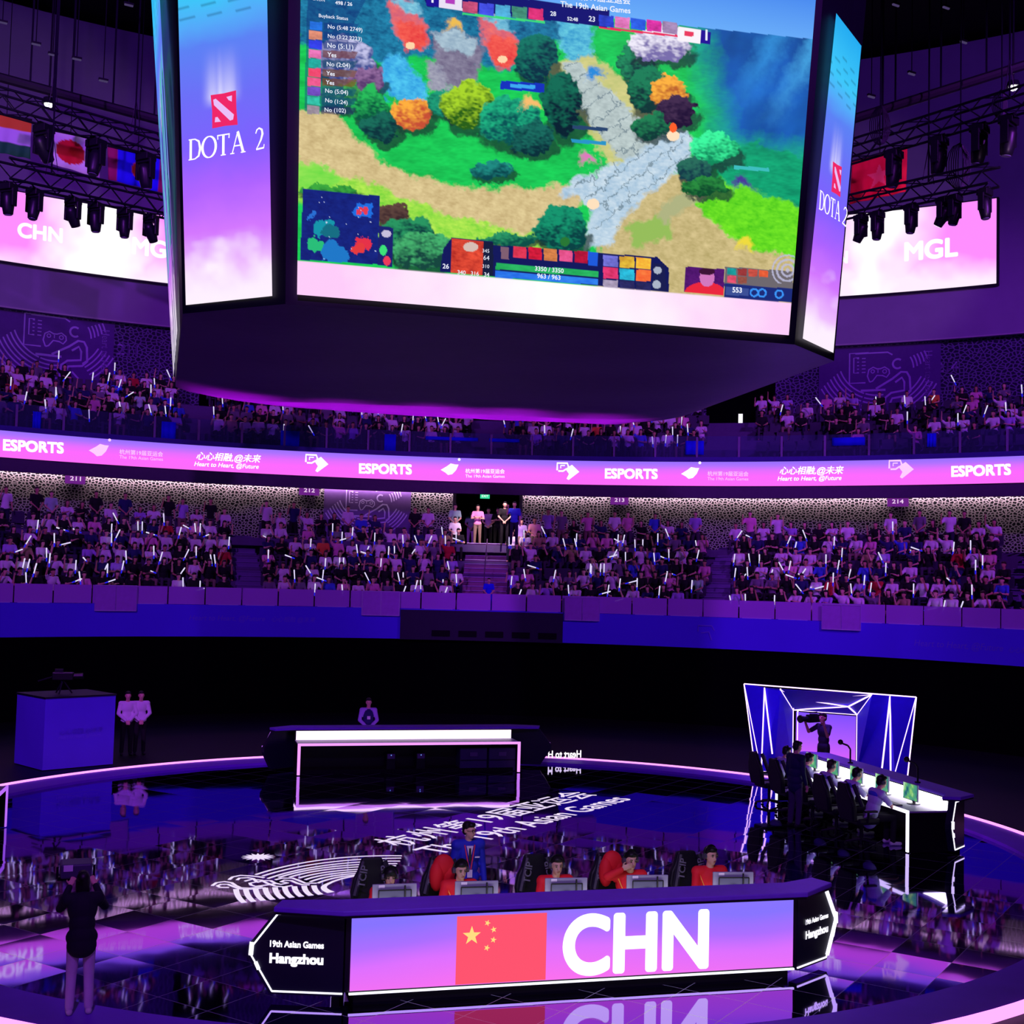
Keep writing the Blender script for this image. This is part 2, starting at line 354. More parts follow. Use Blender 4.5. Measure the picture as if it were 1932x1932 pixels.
g = G(); SD = Ring(36.6, CW, 0); n = 120; ua, ub = tdl*36.6-.15, tdr*36.6+.15; vs = []
for i in range(n+1):
    u = ua+(ub-ua)*i/n; off = .07*math.sin(i*.9)+.03*math.sin(i*2.3)
    vs += [SD.pt(u, WALKZ+.02, off), SD.pt(u, 8.75, off*.5)]
g.add(vs, [(2*i, 2*i+2, 2*i+3, 2*i+1) for i in range(n)])
cu = g.build('curtain', CURT, smooth=True); m_ = cu.modifiers.new('s', 'SOLIDIFY'); m_.thickness = .02
tag(cu, 'black pleated curtain hanging across the doorway above the central stairs', 'curtain')
JAMB = mat('pale_jamb', (176, 160, 190), .6)
g = G()
for t in (tdl, tdr):
    P = Ring(RB, CW, 0).pt(t*RB, 0); g.box((P.x, P.y, (WALKZ+9.03)/2), (.16, .5, 9.03-WALKZ), -t)
o = g.build('trim_1', JAMB); tag(o, kind='structure')
# soffit and fascia under the ring display
o = G().loft([(33.04, 8.70), (33.04, 9.19), (33.3, 9.19), (33.3, 8.70)], 0, CW, B0, B1, 110).build('trim_2', mat('fascia', (86, 70, 100), .6, spec=.2)); tag(o, kind='structure')
o = G().loft([(33.25, 9.05), (33.25, 9.3), (37.6, 9.3), (37.6, 9.05)], 0, CW, B0, B1, 90).build('ceiling_lower', mat('soffit', (70, 60, 84), .8)); tag(o, kind='structure')
g = G().loft([(35.38, 8.94), (35.38, 9.0), (35.46, 9.0), (35.46, 8.94)], 0, CW, B0, tdl, 60)
s_ = g.build('strip_lamp', mat('warm_strip', emit=(255, 230, 220), es=36)); tag(s_, 'warm strip lamp along the perforated wall top, on the CHN screen side of the doorway', 'lamp')
g = G().loft([(35.38, 8.94), (35.38, 9.0), (35.46, 9.0), (35.46, 8.94)], 0, CW, tdr, B1, 60)
s_ = g.build('strip_lamp', MATS['warm_strip']); tag(s_, 'warm strip lamp along the perforated wall top, on the MGL screen side of the doorway', 'lamp')

# ---- the LED ring
rb = thing('ring_display', (0, 0, 0), 'long curved pink LED ring display carrying ESPORTS lettering along the balcony edge', 'display')
G().loft([(33.0, 9.19), (33.0, 10.23), (33.3, 10.23), (33.3, 9.19)], 0, CW, B0, B1, 110).build('casing', DARK, rb)
nu, nv = 260, 24; R_ = Ring(33, CW, .015); U = np.linspace(B0*33, B1*33, nu); V = np.linspace(10.22, 9.20, nv)
P = np.array([[R_.pt(u, v) for u in U] for v in V]); t = np.linspace(0, 1, nv)[:, None]*np.ones((1, nu)); t = np.clip(t+.05*(vn(np.tile(U, (nv, 1)), t*8, 3, 2)-.5), 0, 1)
grid_mesh('screen', P, ramp(t, [(0, (150, 110, 255)), (.16, (175, 115, 255)), (.38, (232, 110, 255)), (.6, (255, 106, 255)), (1, (252, 108, 250))]), led('led_ring', 1.0), rb)
WHT = mat('led_white', emit=(255, 248, 255), es=1.25); PALE = mat('led_pale', emit=(255, 205, 255), es=1.0); LOUT = mat('led_outline', emit=(205, 80, 190), es=.8)
R_ = Ring(33, CW, .03)
for x0, y0, x1, y1 in ((5, 849, 120, 855), (677, 892.5, 777, 894.5), (1141, 902, 1241, 903), (1795, 899, 1908, 895)): tpart(rb, WHT, R_, 'ESPORTS', x0, y0, x1, y1, bold=.05)
for x0, y0, x1, y1, bright in ((225, 856, 307, 861, 0), (878, 892, 952, 893, 1), (1335, 897, 1412, 898, 0)):
    tpart(rb, WHT if bright else PALE, R_, '杭州第19届亚运会', x0, y0, x1, y1, bold=.012); tpart(rb, WHT if bright else PALE, R_, 'The 19th Asian Games', x0, y0+9, x1, y1+8.5)
for x0, y0, x1, y1 in ((370, 866, 492, 872), (1471, 894, 1592, 893)):
    tpart(rb, WHT, R_, '心心相融,@未来', x0, y0, x1, y1, bold=.022, shear=.25); tpart(rb, WHT, R_, 'Heart to Heart, @Future', x0-4, y0+13, x1-4, y1+12.5, bold=.02, shear=.25)
# little games emblem and player pictogram between the words
for x, y, mm in ((188, 849, PALE), (850, 885, WHT), (1304, 892, WHT)):
    gg = G(); u, v = R_.hit(x, y)
    poly_uv(gg, R_, [(u-.42, v-.05), (u-.15, v+.12), (u, v+.24), (u+.2, v+.2), (u+.34, v+.2), (u+.24, v-.04), (u+.08, v-.22), (u-.1, v-.26), (u-.22, v-.16)])
    gg.add([R_.pt(*q) for q in arc((u+.36, v+.42), .06, 0, 360, 10)[:-1]], [tuple(range(10))]); gg.build('emblem', mm, rb, fix=False)
for x, y, mm in ((597, 875, WHT), (1071, 890, WHT), (1700, 886, PALE)):
    gg = G(); u, v = R_.hit(x, y)
    poly_uv(gg, R_, [(u-.1, v+.12), (u+.18, v+.3), (u+.5, v), (u+.05, v-.36), (u-.04, v-.3), (u+.06, v-.1)])
    line_uv(gg, R_, [(u-.45, v+.05), (u-.45, v+.36), (u-.02, v+.36), (u+.04, v+.18)], .075); line_uv(gg, R_, [(u-.4, v+.02), (u-.2, v+.02), (u-.05, v+.12)], .07)
    line_uv(gg, R_, [(u-.3, v+.14), (u-.3, v+.26), (u-.12, v+.26)], .05); gg.build('pictogram', mm, rb, fix=False)
o = G().loft([(32.98, 10.23), (32.98, 10.42), (33.4, 10.42), (33.4, 10.23)], 0, CW, B0, B1, 110).build('trim_3', mat('navy_cap', (60, 46, 150), .6)); tag(o, kind='structure')

o = G().loft([(35.28, 8.86), (35.28, 9.05), (35.31, 9.05), (35.31, 8.86)], 0, CW, B0, B1, 90).build('lamp_shield', DARK); tag(o, kind='structure')  # added lip, out of view, that shields the strip lamp
# ---- upper stand, wall and bulkhead
def up_r(k): return 33.35+.85*k
def up_z(k): return 10.35+.5*k
prof = [(33.3, 9.3), (33.3, up_z(0))]
for k in range(5): prof += [(up_r(k+1), up_z(k)), (up_r(k+1), up_z(k)+.5 if k < 4 else up_z(4)+.1)]
prof += [(40, up_z(4)+.1), (40, 9.3)]
o = G().loft(prof, 0, CW, B0, B1, 90).build('floor_upper_stand', CONC); tag(o, kind='structure')
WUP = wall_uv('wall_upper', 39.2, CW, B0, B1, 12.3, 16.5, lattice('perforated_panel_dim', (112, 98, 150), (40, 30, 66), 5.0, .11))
o = G().loft([(38.7, 16.1), (38.6, 29.2), (39.4, 29.2), (39.4, 16.1)], 0, CW, B0, B1, 90).build('wall_bulkhead', VIOW); tag(o, kind='structure')
o = G().loft([(38.66, 16.06), (38.66, 16.12), (38.75, 16.12), (38.75, 16.06)], 0, CW, B0, B1, 90).build('trim_4', JAMB); tag(o, kind='structure')
g = G().loft([(0.1, 31), (47, 29.0), (47, 29.4), (0.1, 31.4)], 0, 0, -PI, PI, 64); o = g.build('ceiling', BLK); tag(o, kind='structure')
# black panels that paint the shade of openings on the upper wall
for k, (xa, xb, ya, yb) in enumerate(((1333, 1462, 735, 828), (376, 470, 735, 760), (885, 958, 765, 812)), 1):
    ta, tb = th(xa, (ya+yb)/2, 39.1, CW), th(xb, (ya+yb)/2, 39.1, CW)
    o = G().loft([(39.12, 12.4), (39.12, 15.1), (39.22, 15.1), (39.22, 12.4)], 0, CW, ta, tb, 8).build('door_%d' % k, mat('opening_shade', (4, 3, 8), .9, spec=.02)); tag(o, kind='structure')
P = on_ring(1397, 805, 38.9, CW); zt = on_ring(1397, 781, 38.9, CW).z
o = G().box((P.x, P.y, (12.5+zt)/2), (.19, .06, zt-12.5), -math.atan2(P.x, P.y-CW)).build('door_slit_glow', mat('cool_tube', emit=(246, 240, 255), es=1.4)); tag(o, 'tall narrow white light slit glowing in the dark upper doorway', 'lamp')  # glowing bar stands in for light through a door ajar

# ---- block number signs under the balcony and on the upper wall
SIGN = mat('sign_violet', emit=(112, 36, 140), es=.9); SLET = mat('sign_lettering', emit=(240, 205, 245), es=1); ULET = mat('dim_lettering', (176, 142, 226), .7)  # sign plates and their lettering emit to stand in for lamp light
for s_, x, y, wd in (('211', 141, 904, 38), ('212', 583, 926, 38), ('213', 1169, 944, 34), ('214', 1695, 947, 40)):
    S = Ring(RB, CW, .10); u, v = S.hit(x, y); t = th(x, y, RB, CW); hw = abs(S.hit(x+wd/2, y)[0]-u)
    o = thing('block_sign', S.pt(u, v-.24), 'small violet block sign reading %s under the ring display' % s_, 'sign', -t, 'block number signs'); 
    G().box((0, 0, .3), (hw*2, .05, .52)).build('plate', SIGN, o)
    g = G(); vs, fs = text2d(s_, .02); w_ = max(q[0] for q in vs); k = hw*1.1/w_; g.add([((q[0]-w_/2)*k, -.04, .17+q[1]*k*.75) for q in vs], fs); g.build('lettering', SLET, o, fix=False)
for s_, x, y in (('211', 240, 662), ('214', 1788, 693)):
    S = Ring(39.2, CW, .04); u, v = S.hit(x, y); g = G(); text_uv(g, S, s_, (u-.45, v-.2), (u+.45, v-.2), bold=.02)
    g.build('wall_number', ULET, WUP, fix=False)

# ---- murals with the player pictogram
def mural(S, xa, xb, ytop, zlo, zhi, cx, cy, k, name, label, parts):
    """k: metres per drawn unit; the drawing is about 10 units wide round (cx, cy) px"""
    ua, ub = S.hit(xa, cy)[0], S.hit(xb, cy)[0]; U = S.hit(cx, cy)
    root = thing('mural_panel', S.pt((ua+ub)/2, zlo), label, 'mural', 0); inv = Matrix.Translation(-root.location)
    g = G(); n = 24
    vs = [S.pt(ua+(ub-ua)*i/n, z, S.off) for z in (zlo, zhi) for i in range(n+1)]+[S.pt(ua+(ub-ua)*i/n, z, .0) for z in (zlo, zhi) for i in range(n+1)]
    q = n+1; fs = [(i, i+1, q+i+1, q+i) for i in range(n)]+[(2*q+i, 3*q+i, 3*q+i+1, 2*q+i+1) for i in range(n)]+[(0, q, 3*q, 2*q), (n, 2*q+n, 3*q+n, q+n)]
    g.add([inv @ v for v in vs], fs); g.build('backing', mat('mural_violet', (96, 62, 140), .7, spec=.1), root)
    g = G(); f = lambda pts: [(U[0]+x*k, U[1]+y*k) for x, y in pts]; wd = .16*k
    ln = lambda pts, s=1: line_uv(g, S, f(pts), wd*s)
    ln([(-.9, 2.35), (-2.9, 2.35), (-2.9, -.9), (-1.2, -.9)]); ln([(-2.3, 2.3), (1.1, 2.3), (1.6, 2.0)]); ln([(-1.9, 1.85), (-2.45, 1.85), (-2.45, .2), (-1.9, .2)], .8)
    for i in range(5): ln([(-1.6, 1.75-.38*i), (-1.2, 1.75-.38*i)], .7); ln([(-2.1, 1.75-.38*i), (-1.9, 1.75-.38*i)], .7)
    ln([(-.75, -.85), (-1, -.2), (-.85, .5), (-.4, .75), (0, .55), (.35, .55), (.8, .72), (1.25, .4), (1.3, 0), (1.0, -.4), (.6, -.2), (0, -.15), (-.45, -.75), (-.75, -.85)], .9)
    ln(arc((-.45, .3), .18, 0, 360), .6); ln(arc((.8, .25), .2, 0, 360), .6); ln([(.1, .45), (.1, .1)], .6)
    ln(arc((2.15, 1.0), .5, 50, 310), 1.3)
    ln([(-.1, -1.6), (1.6, -.6), (2.5, .1), (3.1, .05), (3.4, -.5), (3.5, -2), (3.0, -2.5), (1.6, -2.7), (1.4, -3.2), (1.5, -4.9)], 1.4)
    ln([(1.9, -1.0), (2.6, -.5), (2.85, -1.0), (2.85, -1.9), (1.5, -2.1), (.9, -2.6), (.8, -3.6), (1.0, -5.0)], 1.4)
    ln([(2.0, -3.2), (2.7, -3.9), (2.5, -4.4)], 1.2); ln([(-1.7, -1.75), (.9, -1.75)], 1.5)
    for i in range(7):
        r = 4.2+.44*i; c0 = (.1, 1.9); ln(arc(c0, r, 200+i*1.5, 250, 14)); ln(arc(c0, r, 252, 278-i*.8, 10)); 
        if 1 < i: ln(arc(c0, r, 305, 332, 10))
    for i in range(5): ln(arc((1.4, .4), 2.4+.38*i, 2+i*3, 32-i, 6))
    vs = [inv @ Vector(v) for v in g.v]; g.v = [tuple(v) for v in vs]
    g.build('pictogram', ULET, root, fix=False)
    return root, inv, g
S = Ring(39.2, CW, .05)
for xa, xb, cx, cy, tx, nm in ((-40, 215, 100, 640, 193, 'below the CHN screen'), (1545, 1775, 1655, 706, 1746, 'below the MGL screen')):
    root, inv, _ = mural(S, xa, xb, 0, 12.4, 16.05, cx, cy, .42, 'm', 'violet upper wall mural of a seated gamepad player %s' % nm, None)
    u, v = S.hit(tx, 622 if cx < 900 else 662); g = G()
    # the slogan runs down the panel edge
    vs, fs = text2d('Heart to Heart, @Future', .01); kk = 3.7/max(q[0] for q in vs)
    g.add([inv @ S.pt(u+q[1]*kk*1.25, v-q[0]*kk, .07) for q in vs], fs); g.build('lettering', ULET, root, fix=False)
S = Ring(RB, CW, .06)
mural(S, 611, 775, 0, WALKZ, 8.98, 690, 952, .30, 'm', 'magenta wall mural of a seated player beside the block 212 sign', None)

# ---- parapet lettering and dark panel
S = Ring(21.36, CP, .006); BLET = mat('banner_lettering', (112, 96, 236), .7)
tpart(WPA, BLET, S, 'Heart to Heart, @Future', 357, 1170, 500, 1172, name='parapet_lettering', shear=.2); tpart(WPA, BLET, S, '心心相融 @未来', 512, 1172, 595, 1174, name='parapet_lettering', shear=.2); tpart(WPA, BLET, S, 'Heart to Heart, @Future', 1725, 1218, 1893, 1229, name='parapet_lettering', shear=.2); tpart(WPA, BLET, S, '心心相融 @未来', 1903, 1230, 1990, 1236, name='parapet_lettering', shear=.2)
g = G(); u, v = S.hit(1338, 1192); line_uv(g, S, [(u-.4, v), (u-.4, v+.22), (u+.1, v+.22), (u+.2, v+.05)], .05); line_uv(g, S, [(u-.3, v-.05), (u, v), (u+.1, v-.3)], .05); g.build('parapet_pictogram', BLET, WPA, fix=False)
S = Ring(21.36, CP, .0); ta, tb = th(755, 1180, 21.36, CP), th(1062, 1180, 21.36, CP)
vp = thing('vent_panel', Ring(21.2, CP, 0).pt((ta+tb)/2*21.2, 2.72), 'dark vented panel set into the blue parapet below the central stairs', 'panel')
inv = Matrix.Translation(-vp.location)
g = G().loft([(21.2, 2.72), (21.2, 3.82), (21.36, 3.82), (21.36, 2.72)], 0, CP, ta, tb, 16); g.v = [tuple(inv @ Vector(v)) for v in g.v]; g.build('housing', mat('panel_dark', (34, 30, 60), .7), vp)
for i in range(5):
    t = ta+(tb-ta)*(.25+.165*i); g = G().loft([(21.17, 2.86), (21.17, 3.08), (21.21, 3.08), (21.21, 2.86)], 0, CP, t-.016, t+.016, 3); g.v = [tuple(inv @ Vector(v)) for v in g.v]; g.build('vent_grille', BLK, vp)
def tinted(name, col, a):
    m = bpy.data.materials.new(name); m.use_nodes = True; nt = m.node_tree; b = nt.nodes['Principled BSDF']; b.inputs['Base Color'].default_value = lin4(col); b.inputs['Roughness'].default_value = .35
    tr = nt.nodes.new('ShaderNodeBsdfTransparent'); tr.inputs[0].default_value = (.8, .75, .95, 1); mx = nt.nodes.new('ShaderNodeMixShader'); mx.inputs[0].default_value = a
    nt.links.new(tr.outputs[0], mx.inputs[1]); nt.links.new(b.outputs[0], mx.inputs[2]); nt.links.new(mx.outputs[0], nt.nodes['Material Output'].inputs[0]); MATS[name] = m; return m
GLS = tinted('parapet_glass', (196, 132, 240), .82); EDGE = mat('rail_pale', (190, 170, 225), .4)
gp_ = thing('glass_parapet', Ring(21.4, CP, 0).pt(4, 3.86), 'row of violet tinted panels along the lower stand edge with pale lower rail', 'parapet'); inv = Matrix.Translation(-gp_.location)
N_ = 34; ts = [A0+.12+(A1-A0-.2)*i/N_ for i in range(N_+1)]
for i in range(N_):
    g = G().loft([(21.40, 3.87), (21.40, 4.49), (21.43, 4.49), (21.43, 3.87)], 0, CP, ts[i]+.0012, ts[i+1]-.0012, 3); g.v = [tuple(inv @ Vector(v)) for v in g.v]; g.build('panel', GLS, gp_)
    if i % 3 != 1:
        g = G().loft([(21.375, 3.855), (21.375, 3.885), (21.40, 3.885), (21.40, 3.855)], 0, CP, ts[i]+.006, ts[i+1]-.006, 3); g.v = [tuple(inv @ Vector(v)) for v in g.v]; g.build('rail', EDGE, gp_)
for i, (xa, xb, yt, yb, nm) in enumerate(((180, 257, 1104, 1153, 'below block 211'), (684, 753, 1115, 1162, 'below block 212 beside the dark panel'), (1066, 1131, 1126, 1172, 'below block 213'), (1551, 1624, 1140, 1190, 'below block 214'))):
    S = Ring(21.3, CP, 0); u0, v1 = S.hit(xa, yt); u1, v0 = S.hit(xb, yb); um = (u0+u1)/2
    o = thing('parapet_gate', S.pt(um, v0), 'double violet gate panel hung on the parapet %s' % nm, 'gate', -um/21.3, 'parapet gates'); hw = (u1-u0)/2
    for s_ in (-1, 1): G().box((s_*hw/2, 0, (v1-v0)/2), (hw-.03, .03, v1-v0)).build('leaf', mat('gate_violet', (176, 116, 220), .6), o)
    g = G()
    for z in (0.01, v1-v0): g.box((0, -.02, z), (hw*2, .02, .035))
    for x in (-hw, 0, hw): g.box((x, -.02, (v1-v0)/2), (.035 if i == 1 else .012, .02, v1-v0))
    g.build('frame', EDGE, o)

# ---- stairs through the stands
def stair(name, px, halfpx, label, lit=False):
    t = th(px, 1070, 24.5, CP); hw = halfpx/2382*48
    o = thing(name, (21.6*math.sin(t), CP+21.6*math.cos(t), row_z(0)), label, 'stairs', -t, None)
    g = G(); n = 16
    for i in range(n):
        z = .178*(i+1); g.box((0, .12+.31*i+.15, z/2+.005), (hw*2, .31, z))
    g.build('steps', mat('stair_lit', (150, 110, 140), .6) if lit else mat('stair_dim', (110, 92, 150), .7), o)  # lit and dim flights carry their light in the base colour
    g = G()
    for i in range(n): g.box((0, .10+.31*i, .178*(i+1)+.012), (hw*1.98, .05, .025))
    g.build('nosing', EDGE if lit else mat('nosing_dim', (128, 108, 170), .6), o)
    if lit:
        g = G().tube((0, .9, .6), (0, .9, 1.6), .02).tube((0, 3.6, 2.0), (0, 3.6, 3.0), .02).tube((0, .9, 1.6), (0, 3.6, 3.0), .02)
        g.build('handrail', mat('handrail', (90, 70, 100), .4), o)
    return t, hw
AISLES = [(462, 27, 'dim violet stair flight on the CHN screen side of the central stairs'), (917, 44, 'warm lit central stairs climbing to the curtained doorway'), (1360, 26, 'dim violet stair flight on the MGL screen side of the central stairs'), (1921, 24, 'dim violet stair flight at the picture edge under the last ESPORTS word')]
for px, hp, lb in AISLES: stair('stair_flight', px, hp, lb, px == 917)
# upper stand balustrade
CLEAR = tinted('clear_glass', (120, 150, 190), .10)
bl = thing('balustrade', Ring(33.1, CW, 0).pt(4, 10.42), 'clear glass balustrade on pale posts above the ring display', 'balustrade'); inv = Matrix.Translation(-bl.location)
N_ = 30; ts = [B0+.14+(B1-B0-.22)*i/N_ for i in range(N_+1)]
for i in range(N_):
    g = G().loft([(33.10, 10.43), (33.10, 11.32), (33.12, 11.32), (33.12, 10.43)], 0, CW, ts[i]+.002, ts[i+1]-.002, 3); g.v = [tuple(inv @ Vector(v)) for v in g.v]; g.build('pane', CLEAR, bl)
    P = Ring(33.08, CW, 0).pt(ts[i]*33.08, 0); G().box(inv @ Vector((P.x, P.y, 10.85)), (.09, .07, .86), -ts[i]).build('post', mat('post_pale', (130, 110, 160), .5), bl)
BLUE = mat('blue_cloth', (30, 26, 245), .7, spec=.1)
for i, (xa, xb, ya, yb, nm) in enumerate(((62, 77, 776, 812, 'near the ring display start under block 211'), (305, 331, 795, 832, 'beside the upper stairs'), (530, 564, 812, 846, 'below the cube front edge'), (726, 746, 819, 852, 'near the second ESPORTS word'), (803, 902, 823, 833, 'long, left of the dark upper opening'), (923, 980, 827, 835, 'long, right of the dark upper opening'), (1293, 1328, 832, 858, 'above the third small emblem'), (1570, 1632, 826, 840, 'long, above the slogan'), (1750, 1766, 818, 843, 'short, near block 214'))):
    S = Ring(33.08, CW, .02); u0, v1 = S.hit(xa, ya); u1, v0 = S.hit(xb, yb); n = 10; g = G()
    vs = [S.pt(u0+(u1-u0)*j/n, v, .03+.02*math.sin(j*1.7+i)) for v in (v0, v1) for j in range(n+1)]; g.add(vs, [(j, j+1, n+2+j, n+1+j) for j in range(n)])
    o = g.build('hung_cloth', BLUE, smooth=True, fix=False); q = o.modifiers.new('s', 'SOLIDIFY'); q.thickness = .02; tag(o, 'bright blue cloth hung over the glass balustrade, %s' % nm, 'cloth', 'cloths on the upper balustrade')
P = on_ring(915, 936, 35.0, CW)
o = thing('exit_sign', (P.x, P.y, P.z-.12), 'small green exit sign hanging over the doorway curtain', 'sign', -math.atan2(P.x, P.y-CW)); G().box((0, 0, .12), (.42, .06, .22)).build('lamp_box', mat('exit_green', emit=(60, 235, 170), es=.9), o)
G().tube((0, 0, .23), (0, 0, 9.05-P.z+.12), .015).build('rod', DARK, o)
g = G(); vs, fs = text2d('EXIT'); k = .3/max(q[0] for q in vs); g.add([(q[0]*k-.15, -.035, .07+q[1]*k) for q in vs], fs); g.build('lettering', WHT, o, fix=False)

# ================================================================ the hanging video cube
LEDS = led('led_screen', 1.0)
cube = thing('video_cube', (0, -1.2, 8.8), 'huge dark hanging video cube with a game picture on its front screen', 'video cube'); ci = Matrix.Translation((0, 1.2, -8.8))
def V3(*a): return Vector(a)
# ring of corners at the lower and the upper edge, clockwise from the front left
LO = [(-3.85, -6.28), (3.92, -5.93), (5.12, -4.85), (5.15, 2.2), (4.1, 3.4), (-4.3, 3.3), (-5.72, 2.3), (-5.28, -5.12)]
HI = [(-4.0, -6.55), (4.25, -6.1), (5.6, -4.82), (5.9, 2.6), (4.6, 3.9), (-4.9, 3.8), (-6.24, 2.5), (-5.6, -5.3)]
Z0, Z1 = 8.68, 14.2
TOPZ = 17.4; TP = [(a[0]+(b[0]-a[0])*(TOPZ-Z0)/(Z1-Z0), a[1]+(b[1]-a[1])*(TOPZ-Z0)/(Z1-Z0)) for a, b in zip(LO, HI)]
g = G(); vs = [ci @ V3(x, y, Z0) for x, y in LO]+[ci @ V3(x, y, TOPZ) for x, y in TP]
g.add(vs, [(i, (i+1) % 8, 8+(i+1) % 8, 8+i) for i in range(8)]+[tuple(range(8, 16))])
g.build('body', mat('cube_black', (15, 12, 30), .5, spec=.25), cube)
# sagging drape closing the underside
n = 200; rings = 22; g = G(); vs = []
per = []
for i in range(n):
    t = 8*i/n; k = int(t); f = t-k; a, b = LO[k], LO[(k+1) % 8]; per.append((a[0]+(b[0]-a[0])*f, a[1]+(b[1]-a[1])*f))
for j in range(rings+1):
    s_ = 1-j/rings
    for i, (x, y) in enumerate(per):
        yy = -1.2+(y+1.2)*s_; q_ = min(1, max(0, (yy+5)/7.4)); sag = (.10+.24*q_*q_*(3-2*q_))*(1-s_**7); X_, Y_ = x*s_, -1.2+(y+1.2)*s_; fold = .045*math.sin(1.1*X_+7.5*Y_+.6*math.sin(X_*1.7))*min(1, max(0, (Y_+.5)/3))*(1-s_**6)+.02*math.sin(.9*X_+2.1*Y_)*(1-s_**6)
        vs.append(ci @ V3(x*s_, -1.2+(y+1.2)*s_, Z0-sag+fold))
g.add(vs, [(j*n+i, j*n+(i+1) % n, (j+1)*n+(i+1) % n, (j+1)*n+i) for j in range(rings) for i in range(n)])
g.build('drape', mat('drape_violet', (112, 66, 142), .5, spec=.3), cube, smooth=True, fix=False)

def screen_grid(name, bl, br, tl, tr, nu, nv, paint, off=.02):
    bl, br, tl, tr = [ci @ Vector(q) for q in (bl, br, tl, tr)]; nn = (br-bl).cross(tl-bl).normalized()
    u = np.linspace(0, 1, nu)[None, :, None]; v = np.linspace(0, 1, nv)[:, None, None]
    B = np.array; P = (B(tl)*(1-u)+B(tr)*u)*(1-v)+(B(bl)*(1-u)+B(br)*u)*v+B(nn)*off
    W = P+np.array([0, -1.2, 8.8]); d = W-np.array(EYE); z = d @ np.array(fw)
    X = 966+FPX*(d @ np.array(RI))/z; Y = 966-FPX*(d @ np.array(UP))/z
    return grid_mesh(name, P, paint(X, Y, np.broadcast_to(u[..., 0], X.shape), np.broadcast_to(v[..., 0], X.shape)), LEDS, cube)

